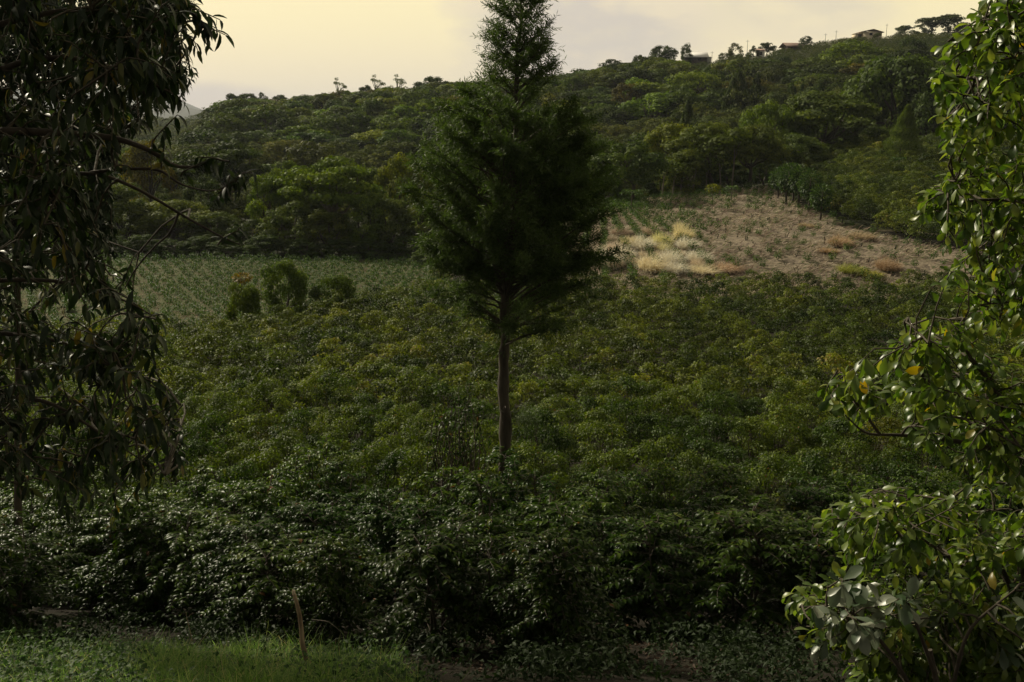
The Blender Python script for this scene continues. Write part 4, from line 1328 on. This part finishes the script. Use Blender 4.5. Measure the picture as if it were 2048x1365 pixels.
# ------------------------------------------------------------------ the central cypress
def cypress():
    base = gp(at(1012, 940, 20)[0], 20.0)
    root = empty('cypress', base, 'tall feathery dark cypress standing alone in the middle of the coffee field', 'cypress tree')
    rng = np.random.default_rng(5)
    pts = np.array([at(px, py, 20.0) for px, py in ((1010, 1060), (1010, 900), (1008, 760), (1009, 640), (1016, 520), (1024, 400), (1030, 280), (1035, 150), (1040, 40), (1046, -50))]) - base
    pts[0][2] = -.4
    zt = pts[:, 2]
    tr = MB(); tt_ = np.linspace(0, 9, 60)
    fine = np.stack([np.interp(tt_, np.arange(10), pts[:, j]) for j in range(3)], 1)
    fine[:, 0] += .018 * np.sin(fine[:, 2] * 3.1) + .01 * np.sin(fine[:, 2] * 7.3)
    tube(tr, fine, np.interp(tt_, np.arange(10), [.17, .125, .11, .10, .085, .07, .055, .04, .025, .008]) * (1 + .09 * np.sin(np.arange(60) * 1.7) + rng.normal(0, .05, 60)), 12)
    def axis(z): return np.array([np.interp(z, zt, pts[:, 0]), np.interp(z, zt, pts[:, 1]), z])
    zpy = lambda py: zat(py, 20.0) - base[2]
    cpy = np.array([-45, 0, 60, 110, 150, 185, 230, 300, 400, 480, 540, 600, 660, 720])
    crL = np.array([.12, .52, .78, .80, 1.0, 1.3, 1.7, 2.05, 2.1, 1.95, 1.75, 1.35, .8, .2])
    crR = np.array([.12, .60, .78, .82, .95, 1.2, 1.6, 1.95, 2.05, 2.15, 2.1, 2.0, 1.85, 1.5])
    cz = np.array([zpy(y) for y in cpy])[::-1]; cL = crL[::-1]; cR = crR[::-1]
    br = MB(); P = []; D = []
    nb = 400
    for b in range(nb):
        ztip = rng.uniform(zpy(640), zpy(-45)) if b > 15 else rng.uniform(zpy(700), zpy(570))
        if b > 15:
            if ztip < zpy(545) and rng.random() < (.45 if math.cos(a_ := rng.uniform(0, 6.28)) > 0 else .9): continue
            if ztip > zpy(200) and rng.random() < .4: continue
        a = rng.uniform(0, 2 * pi)
        cx = math.cos(a)
        r = (np.interp(ztip, cz, cR) if cx > 0 else np.interp(ztip, cz, cL)) * rng.uniform(.66, 1.04)
        rl = r
        z0 = max(ztip - r * (rng.uniform(.45, 1.0) if ztip > zpy(430) else rng.uniform(.15, .6)), zpy(700) + rng.uniform(-.1, .3))
        if ztip < z0: z0 = ztip - .05
        s = axis(z0); e_ = axis(ztip) + np.array([math.cos(a) * r, math.sin(a) * r, 0])
        bp = wiggle(s, e_, 7, .025, .06, rng=rng)
        th = .008 + .011 * r
        tube(br, bp, np.linspace(th, .004, 7), 5)
        seg = np.diff(bp, axis=0)
        low = ztip < zpy(560) or ztip > zpy(180)
        ns = int((34 if low else 50) * r) + 8
        for q in range(ns):
            t = rng.uniform(.30 if r > .7 else .05, 1.0) ** .8
            f = t * 6; i = min(int(f), 5); pp = bp[i] + seg[i] * (f - i)
            out = norm(bp[-1] - bp[0])
            d = norm(out * .7 + rng.normal(0, .55, 3) + [0, 0, .25])
            ln = rng.uniform(.12, .34) * (1.15 - .3 * t)
            pe = pp + d * ln
            P.append((pp, pe, d, ln))
    lf = MB()
    PP = []; DD = []; LL = []; RR = []
    for pp, pe, d, ln in P:
        k = 9
        t = np.linspace(.1, 1, k)
        q = pp + (pe - pp) * t[:, None] - np.array([0, 0, .05]) * (t[:, None] ** 2)
        sd = norm(np.cross(d, rng.normal(0, 1, 3)))
        sg = np.where(np.arange(k) % 2 == 0, 1, -1)[:, None]
        dd = d * .8 + sd * sg * .75 + rng.normal(0, .25, (k, 3)) + [0, 0, -.05]
        PP.append(q); DD.append(dd); LL.append(np.full(k, ln * .42) * rng.uniform(.7, 1.3, k)); RR.append(np.clip(np.full(k, rng.random()) + rng.normal(0, .1, k), 0, 1))
    PP = np.concatenate(PP); DD = np.concatenate(DD); LL = np.concatenate(LL); RR = np.concatenate(RR)
    leaves(lf, PP, DD, LL, .019, curl=.5, fold=0, tpl='lo', R=RR, rng=rng, roll=.8)
    for k in range(16):                              # dead stubs on the lower trunk
        z_ = rng.uniform(zpy(900), zpy(650)); a_ = rng.uniform(0, 6.28); l_ = rng.uniform(.08, .4)
        q0 = axis(z_); tube(tr, wiggle(q0, q0 + [math.cos(a_) * l_, math.sin(a_) * l_, l_ * .35], 4, .06, rng=rng), np.linspace(.014, .004, 4), 5)
    # the small tuft growing from the trunk low down at right
    tf = at(1052, 840, 20.0) - base
    n = 900; Pq = tf + rng.normal(0, 1, (n, 3)) * [.13, .13, .12]
    leaves(lf, Pq, rng.normal(0, .6, (n, 3)) + [.3, 0, .3], .1, .015, tpl='lo', rng=rng)
    tube(tr, wiggle(axis(tf[2] - .15), tf, 4, .03, rng=rng), [.012, .01, .008, .005], 5)
    tr.build('trunk', G['bark'], root, smooth=True)
    br.build('branches', G['bark'], root)
    lf.build('foliage', G['conifer'], root)
    print('cypress leaves', len(PP))
cypress()

# leggy taller coffee shrub with glossy leaves left of the trunk
def shade_shrub():
    p = gp(at(905, 900, 18.6)[0], 18.6)
    root = empty('shrub', p, 'taller dark glossy shrub rising above the coffee just left of the cypress trunk', 'shrub')
    rng = np.random.default_rng(33); wd = MB(); lf = MB()
    P = []; D = []
    for k in range(46):
        px = rng.uniform(855, 985); py = rng.uniform(790, 900)
        if k < 12: px = rng.uniform(905, 950); py = rng.uniform(765, 800)
        tip = at(px, py, 18.6 + rng.uniform(-.7, .7)) - p
        b = wiggle([0, 0, 0], tip, 6, .04, .05, rng=rng); tube(wd, b, np.linspace(.02, .004, 6), 4)
        for q in range(16):
            t = rng.uniform(.6, 1); f = t * 5; i = min(int(f), 4)
            P.append(b[i] + (b[i + 1] - b[i]) * (f - i)); D.append(norm(tip) * .4 + rng.normal(0, .7, 3) + [0, 0, .1])
    leaves(lf, P, D, .12, .05, curl=.9, tpl='mid', rng=rng)
    wd.build('stem', G['bark'], root); lf.build('foliage', G['coffee'], root).color = (.6, .65, .7, 1)
shade_shrub()

# ------------------------------------------------------------------ foreground plants
def sample_poly(poly, n, rng):
    xs = [a for a, b in poly]; ys = [b for a, b in poly]
    out = []
    while len(out) < n:
        x = rng.uniform(min(xs), max(xs)); y = rng.uniform(min(ys), max(ys))
        if in_poly(x, y, poly): out.append((x, y))
    return out

def fg_plant(root, limbs, poly, ntip, Yr, rng, leaf, nl, tpl, mat, droop, twigmat='twig', woodmat='bark', twig_len=.35, nsec=60, extra=(), aspect=.3, curl=(.5, 1.3), outward=(0, 0), sag=.1, mid_nodes=True, thin=0.0):
    """limbs: list of ([(px,py,Y)...], r0, r1); twigs reach tips sampled over the outline, leaves hang from them"""
    base = np.array(root.location)
    wood = MB(); tw = MB(); lf = MB()
    nodes = []
    for pts, r0, r1 in limbs:
        q = np.array([at(*p) if len(p) == 3 else p[:3] for p in pts]) - base
        k = len(q)
        tt = np.linspace(0, k - 1, k * 4)
        qq = np.stack([np.interp(tt, np.arange(k), q[:, j]) for j in range(3)], 1)
        ker = np.array([.25, .5, .25])
        for _ in range(2):
            q2 = qq.copy(); q2[1:-1] = qq[:-2] * .25 + qq[1:-1] * .5 + qq[2:] * .25; qq = q2
        tube(wood, qq, np.linspace(r0, r1, len(qq)), 8)
        nodes.extend(qq[len(qq) // 5:])
    nodes = np.array(nodes)
    if mid_nodes:
        sec = []
        for px, py in sample_poly(poly, nsec, rng):
            tip = at(px, py, rng.uniform(*Yr)) - base
            d = np.linalg.norm(nodes - tip, axis=1) + .35 * np.maximum(0, tip[2] - nodes[:, 2])
            s = nodes[np.argmin(d)]
            b = wiggle(s, tip, 7, .035, sag, rng=rng)
            tube(tw, b, np.linspace(.007, .004, 7), 5)
            sec.extend(b[2:])
        nodes = np.concatenate([nodes, np.array(sec)])
    P = []; D = []; LN = []
    tips = [q for q in sample_poly(poly, ntip, rng) if not (thin and q[1] > 560 and rng.random() < thin)]
    tips = [(x, y, rng.uniform(*Yr)) for x, y in tips] + list(extra)
    for px, py, Y in tips:
        tip = at(px, py, Y) - base
        d = np.linalg.norm(nodes - tip, axis=1)
        j = np.argsort(d)[:6]; s = nodes[j[rng.integers(0, 6)]]
        dv = tip - s; dl = np.linalg.norm(dv)
        if dl < .12: s = tip - norm(dv + 1e-4) * .15
        b = wiggle(s, tip, 5, .06, sag, rng=rng)
        tube(tw, b, np.linspace(.005, .0022, 5), 4)
        dirv = norm(b[-1] - b[-2]); tl = np.linalg.norm(tip - s)
        span = min(1.0, twig_len / max(tl, .01))
        for q in range(nl):
            t = 1 - span * (q / nl) * rng.uniform(.8, 1.1); t = min(max(t, .05), 1)
            f = t * 4; i = min(int(f), 3); pp = b[i] + (b[i + 1] - b[i]) * (f - i)
            a = q * 2.4 + rng.uniform(-.4, .4)
            e1 = norm(np.cross(dirv, [0.1, .2, 1])); e2 = np.cross(dirv, e1)
            d_ = dirv * rng.uniform(.3, .9) + (e1 * math.cos(a) + e2 * math.sin(a)) * .8 + np.array([outward[0], outward[1], -droop * rng.uniform(.5, 1.4)])
            P.append(pp); D.append(d_); LN.append(leaf * rng.uniform(.65, 1.2) * (.8 if q == 0 else 1))
    LN = np.array(LN)
    leaves(lf, P, D, LN, LN * aspect, curl=rng.uniform(curl[0], curl[1], len(P)), fold=.16, tpl=tpl, rng=rng, roll=.35)
    V_, I_, T_, R_, _ = tw.cat(); wood.add(V_, I_, T_, R_, 1); wood.build('branches', [G[woodmat], G[twigmat]], root, smooth=True); lf.build('foliage', G[mat], root, smooth=True)
    print(root.name, len(P))

# dark small-leaved tree behind, at left
rng = np.random.default_rng(44)
pt = gp(at(36, 800, 13.4)[0], 13.4)
root = empty('dark_tree', pt, 'dark small-leaved tree with a straight black trunk behind the drooping tree at left', 'tree')
gz = [(36, 1130, 13.4), (36, 950, 13.4), (38, 700, 13.4), (30, 450, 13.3), (20, 200, 13.3), (10, -60, 13.2)]
fg_plant(root, [(gz, .06, .03), ([(30, 500, 13.3), (120, 380, 13.0), (230, 250, 12.6), (330, 160, 12.4)], .03, .008), ([(20, 250, 13.3), (150, 120, 12.8), (300, 20, 12.6)], .03, .008),
                ([(36, 650, 13.4), (120, 560, 13.4), (210, 500, 13.3)], .02, .006), ([(25, 350, 13.3), (-60, 250, 13), (-120, 100, 13)], .03, .01)],
         [(-160, -80), (400, -80), (392, 20), (360, 60), (372, 130), (392, 150), (365, 205), (300, 215), (250, 240), (330, 240), (310, 262), (230, 265), (235, 330), (215, 420), (240, 520), (120, 560), (-160, 620)],
         1500, (11.6, 14.4), rng, .13, 24, 'mid', 'darkleaf', .25, 'bark', aspect=.36, nsec=120, twig_len=.8)

# the drooping tree in front, at left
rng = np.random.default_rng(45)
X0 = at(-230, 900, 4.6)[0]
pt = gp(X0, 4.6)
root = empty('drooping_tree', pt, 'large tree at left with long hanging leaves and thin arching branches', 'tree')
foot = tuple(pt - [0, 0, .3])
limbs = [([(-230, 1500, 4.6), (-225, 1000, 4.6), (-200, 600, 4.7), (-170, 200, 4.7), (-150, -200, 4.7), (-175, -450, 4.7), (-150, -650, 4.7)], .11, .012),
         ([(-220, 620, 4.65), (-60, 380, 4.8), (60, 352, 4.9), (200, 345, 5.0), (290, 385, 5.1), (380, 440, 5.2), (450, 478, 5.2), (480, 490, 5.2)], .014, .003),
         ([(180, 346, 5.0), (240, 338, 5.0), (320, 338, 5.0), (360, 370, 5.0), (420, 385, 5.1), (470, 370, 5.1)], .009, .0025),
         ([(-190, 400, 4.65), (-40, 260, 4.6), (100, 265, 4.6), (230, 275, 4.7), (300, 300, 4.7), (350, 335, 4.8), (400, 335, 4.8), (418, 318, 4.8)], .022, .003),
         ([(-200, 200, 4.65), (-50, 60, 4.7), (120, 20, 4.8), (280, 10, 5.0), (400, 40, 5.2)], .02, .003),
         ([(-200, 300, 4.65), (0, 130, 4.5), (150, 110, 4.5), (290, 160, 4.6), (350, 190, 4.7)], .018, .003),
         ([(-220, 700, 4.65), (-40, 560, 4.6), (120, 560, 4.7), (250, 600, 4.8), (320, 640, 4.9)], .015, .002),
         ([(-225, 850, 4.6), (-40, 660, 4.5), (120, 680, 4.6), (270, 750, 4.7), (360, 810, 4.8)], .015, .002),
         ([(-225, 950, 4.6), (-40, 790, 4.4), (100, 800, 4.5), (220, 880, 4.6), (330, 950, 4.7)], .015, .002),
         ([(60, 352, 4.9), (100, 450, 4.8), (190, 560, 4.8), (260, 600, 4.8)], .010, .003)]
extra = [(440, 40, 5.2), (450, 70, 5.2), (432, 62, 5.2), (415, 90, 5.1), (400, 20, 5.1), (380, 130, 5.0), (395, 100, 5.1), (360, 165, 4.9), (372, 60, 5.1), (355, 230, 4.8), (350, 200, 4.8), (365, 205, 4.8),
         (480, 350, 5.1), (505, 345, 5.1), (460, 350, 5.1), (478, 455, 5.2), (395, 315, 4.8), (415, 320, 4.8), (330, 290, 4.7)]
poly = [(-320, -300), (-150, -600), (40, -400), (330, -140), (425, 10), (400, 60), (360, 110), (365, 150), (350, 200), (300, 240), (230, 260), (235, 330), (170, 400), (215, 500), (230, 560), (320, 590), (330, 650), (325, 720), (365, 780), (372, 860), (360, 930), (345, 960), (260, 1010), (230, 1060), (130, 1040), (60, 980), (-150, 960), (-330, 700)]
fg_plant(root, limbs, poly, 1500, (4.0, 6.4), rng, .092, 11, 'hi', 'droop', .75, aspect=.27, nsec=150, extra=extra, twig_len=.26, thin=.2)

# bright-leaved tree at right
rng = np.random.default_rng(46)
pt = gp(at(2330, 900, 4.8)[0], 4.8)
root = empty('leafy_tree', pt, 'sunlit tree at right with broad yellow-green leaves reaching in from the edge', 'tree')
limbs = [([(2330, 1500, 4.8), (2320, 900, 4.8), (2300, 400, 4.8), (2290, -150, 4.8), (2310, -420, 4.8), (2290, -640, 4.8)], .10, .012),
         ([(2310, 500, 4.8), (2200, 250, 4.8), (2060, 175, 4.8), (1960, 160, 4.8), (1890, 150, 4.8)], .016, .003),
         ([(2300, 250, 4.8), (2200, 60, 4.9), (2080, 20, 4.9), (1990, 22, 4.9)], .016, .003),
         ([(2310, 620, 4.8), (2180, 430, 4.7), (2040, 400, 4.6), (1940, 400, 4.6), (1850, 425, 4.6)], .016, .003),
         ([(2310, 800, 4.8), (2180, 640, 4.7), (2060, 600, 4.7), (1960, 610, 4.7)], .016, .003),
         ([(2320, 1000, 4.8), (2150, 900, 4.7), (2040, 908, 4.7), (1900, 880, 4.7), (1800, 870, 4.7), (1730, 870, 4.7), (1690, 830, 4.7)], .02, .003),
         ([(1900, 880, 4.7), (1870, 800, 4.7), (1820, 700, 4.7), (1810, 650, 4.7)], .012, .004),
         ([(2040, 908, 4.7), (1990, 780, 4.7), (1930, 700, 4.7), (1900, 640, 4.7)], .014, .004),
         ([(1760, 870, 4.7), (1710, 800, 4.7), (1665, 770, 4.7)], .008, .003)]
polyA = [(2430, -420), (2290, -600), (2180, -430), (2010, -120), (1975, 0), (1930, 40), (1880, 90), (1870, 140), (1885, 210), (1880, 260), (1905, 300), (1925, 340), (1850, 390), (1835, 430), (1880, 480), (1905, 560), (1930, 620), (1880, 650), (1800, 650), (1770, 700), (1700, 740), (1650, 780), (1660, 830), (1720, 850), (1790, 850), (1850, 900), (1930, 960), (2200, 1000), (2430, 850)]
fg_plant(root, limbs, polyA, 1400, (4.2, 5.6), rng, .080, 10, 'obo', 'right', .25, aspect=.46, nsec=140, twig_len=.2, extra=[(1840, 430, 4.6), (1850, 410, 4.6), (1885, 205, 4.8), (1880, 225, 4.8), (1650, 775, 4.7), (1655, 800, 4.7)], curl=(.4, 1.4))

# leafy shrub lower right
rng = np.random.default_rng(47)
pt = gp(at(2080, 1300, 5.4)[0], 5.4)
root = empty('leafy_shrub', pt, 'spreading green shrub at lower right under the overhanging tree', 'shrub')
fx = at(2080, 1300, 5.4)
limbs = [([(2080, 1560, 5.4), (2070, 1250, 5.4), (2040, 1100, 5.4)], .05, .02),
         ([(2075, 1350, 5.4), (1950, 1150, 5.4), (1820, 1060, 5.4), (1700, 1020, 5.3)], .02, .004),
         ([(2075, 1300, 5.4), (1980, 1080, 5.5), (1900, 1000, 5.5)], .02, .004),
         ([(2075, 1420, 5.4), (1900, 1280, 5.3), (1750, 1220, 5.2), (1620, 1230, 5.2)], .02, .004)]
polyB = [(2200, 950), (1930, 960), (1860, 1000), (1760, 985), (1660, 1010), (1645, 1050), (1680, 1100), (1720, 1140), (1640, 1150), (1600, 1165), (1560, 1205), (1600, 1270), (1650, 1290), (1760, 1320), (1780, 1400), (2200, 1400)]
low = [(x, y, rng.uniform(4.8, 5.6)) for x, y in sample_poly([(1690, 1330), (1800, 1240), (2150, 1180), (2150, 1420), (1690, 1420)], 170, rng)]
fg_plant(root, limbs, polyB, 520, (4.8, 6.2), rng, .095, 10, 'obo', 'right', .3, aspect=.44, nsec=80, twig_len=.2, curl=(.4, 1.3), extra=low)

# pale large-leaved shrub in the lower right corner
rng = np.random.default_rng(48)
pt = gp(at(1900, 1500, 4.7)[0], 4.7)
root = empty('pale_shrub', pt, 'shrub with large pale grey-green leaves in the lower right corner', 'shrub')
limbs = [([(1900, 1800, 4.7), (1890, 1450, 4.7), (1860, 1300, 4.7)], .03, .012), ([(1890, 1500, 4.7), (1780, 1300, 4.7), (1690, 1210, 4.7), (1600, 1215, 4.7)], .014, .004),
         ([(1890, 1450, 4.7), (1930, 1260, 4.7), (2030, 1180, 4.7)], .014, .004), ([(1870, 1350, 4.7), (1830, 1240, 4.6), (1810, 1190, 4.6)], .012, .004)]
polyC = [(1600, 1260), (1640, 1170), (1730, 1155), (1800, 1170), (1900, 1180), (2050, 1170), (2120, 1150), (2120, 1420), (1990, 1420), (1960, 1300), (1840, 1260), (1740, 1260), (1680, 1300), (1620, 1310)]
fg_plant(root, limbs, polyC, 34, (4.4, 5.6), rng, .12, 8, 'obo', 'grey', .15, aspect=.46, nsec=25, twig_len=.12, curl=(.2, .9))

# ------------------------------------------------------------------ foreground bank: grass, weeds, stake, twigs
def bank():
    n = 15000
    P = []
    xs = RNG.uniform(-120, 900, n * 2); Ys = RNG.uniform(8.0, 11.1, n * 2)
    X = (xs - 1024) / F * Ys / .93
    Z = ground(X, Ys); Q = np.stack([X, Ys, Z], 1); px, py = proj(Q)
    edge = np.interp(px, [-200, 100, 300, 450, 560, 650, 720, 800, 860], [1290, 1275, 1290, 1268, 1290, 1315, 1315, 1325, 1400])
    keep = (py > edge + RNG.normal(0, 8, n * 2))
    Q = Q[keep]; px = px[keep]
    dens = np.interp(px, [0, 200, 330, 600, 700, 830], [.25, .35, 1, 1, .6, .7])
    Q = Q[RNG.random(len(Q)) < dens]; m = len(Q)
    D = RNG.normal(0, .42, (m, 3)) + [.12, -.1, 1]
    tuft = .55 + .6 * np.clip(np.sin(Q[:, 0] * 5.3 + 2 * np.sin(Q[:, 1] * 4)) * np.sin(Q[:, 1] * 6.1 + Q[:, 0] * 2) + RNG.normal(0, .35, m), -.4, 1.1)
    mb = MB(); leaves(mb, Q, D, RNG.uniform(.14, .40, m) * tuft, RNG.uniform(.004, .009, m), curl=RNG.uniform(.4, 1.8, m), fold=.1, tpl='blade')
    tag(mb.build('grass', G['grass']), 'bright green long grass on the near bank at lower left', 'grass', kind='stuff')
    # broad-leaved weeds
    n = 9000
    xs = RNG.uniform(-150, 900, n); Ys = RNG.uniform(8.0, 11.2, n)
    X = (xs - 1024) / F * Ys / .93
    Q = np.stack([X, Ys, ground(X, Ys)], 1); px, py = proj(Q)
    edge = np.interp(px, [-200, 100, 180, 300, 450, 560, 650, 720, 800, 860], [1275, 1262, 1290, 1300, 1290, 1300, 1310, 1300, 1310, 1380])
    dens = np.interp(px, [0, 250, 330, 560, 660, 830], [1, .9, .15, .1, .55, .4])
    keep = (py > edge) & (RNG.random(n) < dens); Q = Q[keep]; m = len(Q)
    Q[:, 2] += RNG.random(m) ** 1.5 * .25
    s = RNG.uniform(.03, .075, m)
    mb = MB(); leaves(mb, Q, RNG.normal(0, 1, (m, 3)) * [1, 1, .35], s, s * .75, curl=.6, tpl='mid', roll=.4)
    # upright sprigs
    for k, (px_, top) in enumerate([(85, 1235), (60, 1262), (140, 1250), (700, 1278), (750, 1276), (765, 1290), (815, 1298), (810, 1310), (680, 1300), (730, 1305), (525, 1275), (25, 1262)]):
        Yk = 10.2; b = gp(at(px_, 1300, Yk)[0], Yk); tip = at(px_ + random.uniform(-8, 8), top, Yk)
        st = wiggle(b, tip, 6, .05)
        tube(mb, st, .003, 4)
        for q in range(14):
            i = random.randrange(2, 6)
            leaves(mb, [st[i] + RNG.normal(0, .012, 3)], [RNG.normal(0, 1, 3) * [1, 1, .4]], .055 + .02 * random.random(), .035, tpl='mid')
    tag(mb.build('weeds', G['weed']), 'creeping broad-leaved weeds among the grass on the near bank', 'weeds', kind='stuff')

    # low seedlings added over the sunlit soil; dark leaf colour stands in for shade
    n = 7500
    xs = RNG.uniform(-200, 1800, n); Ys = RNG.uniform(8.5, 12.6, n); X = (xs - 1024) / F * Ys / .93
    keep = np.sin(X * 3.1 + np.sin(Ys * 5)) + RNG.normal(0, .5, n) > -.2
    keep &= (xs > 830) | (Ys > 10.9)
    X = X[keep]; Ys = Ys[keep]; n = len(X)
    Q = np.stack([X, Ys, ground(X, Ys)], 1)
    Q = np.repeat(Q, 5, 0) + RNG.normal(0, .05, (n * 5, 3)) * [1, 1, .2] + np.repeat(RNG.random((n, 1)) ** 2 * [[0, 0, .35]], 5, 0)
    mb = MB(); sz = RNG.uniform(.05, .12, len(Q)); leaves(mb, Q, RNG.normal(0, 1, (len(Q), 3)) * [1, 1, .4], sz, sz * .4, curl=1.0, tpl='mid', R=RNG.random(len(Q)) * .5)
    tag(mb.build('seedlings', G['shade']), 'low seedlings added in front of the coffee bushes, coloured dark as if shaded', 'seedlings', kind='stuff').color = (.24, .27, .24, 1)

    # broken stake
    Y = 9.9
    foot = at(622, 1330, Y); gz_ = gp(foot[0], Y)
    root = empty('broken_stake', gz_, 'crooked broken wooden stake with a pale split top, stuck in the grass', 'stake')
    pts = np.array([at(625, 1345, Y), at(612, 1315, Y), at(605, 1290, Y), at(603, 1262, Y), at(600, 1235, Y), at(594, 1208, Y), at(588, 1188, Y)]) - gz_
    mb = MB(); tube(mb, pts, [.026, .03, .027, .024, .023, .02, .019], 10)
    mb.build('pole', G['stick'], root, smooth=True)
    t = pts[-1]; mb = MB()
    tube(mb, [t - [0, 0, .005], t + [-.006, 0, .03], t + [-.012, 0, .045]], [.0195, .015, .006], 8)
    tube(mb, [t + [.008, 0, 0], t + [.012, 0, .05]], [.008, .002], 5)
    mb.build('split_top', G['cutwood'], root)
    # dry stems
    stems = [([(625, 1240, 10.6), (655, 1243, 10.6), (672, 1255, 10.6), (690, 1272, 10.6)], .006, 'thin dry twig arching right of the broken stake', 'barkpale'),
             ([(1530, 1378, 10.4), (1528, 1340, 10.4), (1522, 1310, 10.4), (1505, 1283, 10.4)], .007, 'pale bent dry stem at lower right, taller of two', 'barkpale'),
             ([(1526, 1378, 10.3), (1522, 1352, 10.3), (1510, 1325, 10.3)], .007, 'pale dry stem at lower right, shorter of two', 'barkpale'),
             ([(1172, 1372, 10.2), (1168, 1350, 10.2), (1166, 1330, 10.2)], .006, 'short upright stick on the dark bank below the cypress', 'stick'),
             ([(1128, 1372, 9.8), (1122, 1350, 9.8), (1114, 1343, 9.8)], .006, 'bent twig lying at the bottom edge, left one', 'stick'),
             ([(1120, 1362, 10.2), (1170, 1352, 10.3), (1220, 1350, 10.2), (1280, 1366, 10.0)], .008, 'long brown root lying along the bottom edge', 'stick'),
             ([(1150, 1372, 10.0), (1230, 1345, 10.3), (1300, 1358, 10.2)], .006, 'thin brown vine crossing the long root', 'stick'),
             ([(700, 1310, 10.3), (706, 1298, 10.3), (700, 1288, 10.3), (690, 1282, 10.3)], .004, 'hooked brown twig beside the weeds', 'stick'),
             ([(384, 1282, 10.6), (380, 1262, 10.6), (374, 1240, 10.6), (372, 1225, 10.6)], .006, 'thin upright stem in the dark behind the grass', 'stick')]
    for pts, r, lab, mt in stems:
        q = np.array([at(*p) for p in pts]); q[0][2] = min(q[0][2], float(ground(q[0][0], q[0][1])) - .02) if q[0][2] < -6.0 and 'twig lying' not in lab else q[0][2]
        b0 = q[0].copy()
        mb = MB(); tt = np.linspace(0, len(q) - 1, 12); qq = np.stack([np.interp(tt, np.arange(len(q)), q[:, j]) for j in range(3)], 1)
        tube(mb, qq - b0, np.linspace(r, r * .5, 12), 6)
        o = mb.build('dry_stem', G[mt]); o.location = b0
        tag(o, lab, 'dry stem')
    # leaf litter on the bare bank
    n = 1500
    xs = RNG.uniform(850, 1650, n); Ys = RNG.uniform(9.2, 11.8, n); X = (xs - 1024) / F * Ys / .93
    Q = np.stack([X, Ys, ground(X, Ys) + .01], 1)
    mb = MB(); leaves(mb, Q, RNG.normal(0, 1, (n, 3)) * [1, 1, .25], RNG.uniform(.05, .12, n), .03, tpl='lo', R=RNG.random(n) * .5)
    tag(mb.build('leaf_litter', G['litter']), 'dead brown leaves on the dark bank in front of the coffee', 'leaf litter', kind='stuff')
bank()

# ------------------------------------------------------------------ the air over the valley
def haze():
    m, N, L = new_mat('haze')
    out = N.new('ShaderNodeOutputMaterial'); v = N.new('ShaderNodeVolumePrincipled')
    v.inputs['Color'].default_value = (.80, .86, 1.0, 1); v.inputs['Density'].default_value = .00010
    v.inputs['Anisotropy'].default_value = 0.2
    L.new(v.outputs[0], out.inputs['Volume'])
    mb = MB(); mb.box((0, 3180, 10), (27000, 6600, 330))
    o = mb.build('haze', m)
    o.display_type = 'WIRE'
    tag(o, 'thin bluish haze filling the valley air', 'haze', kind='stuff')
haze()
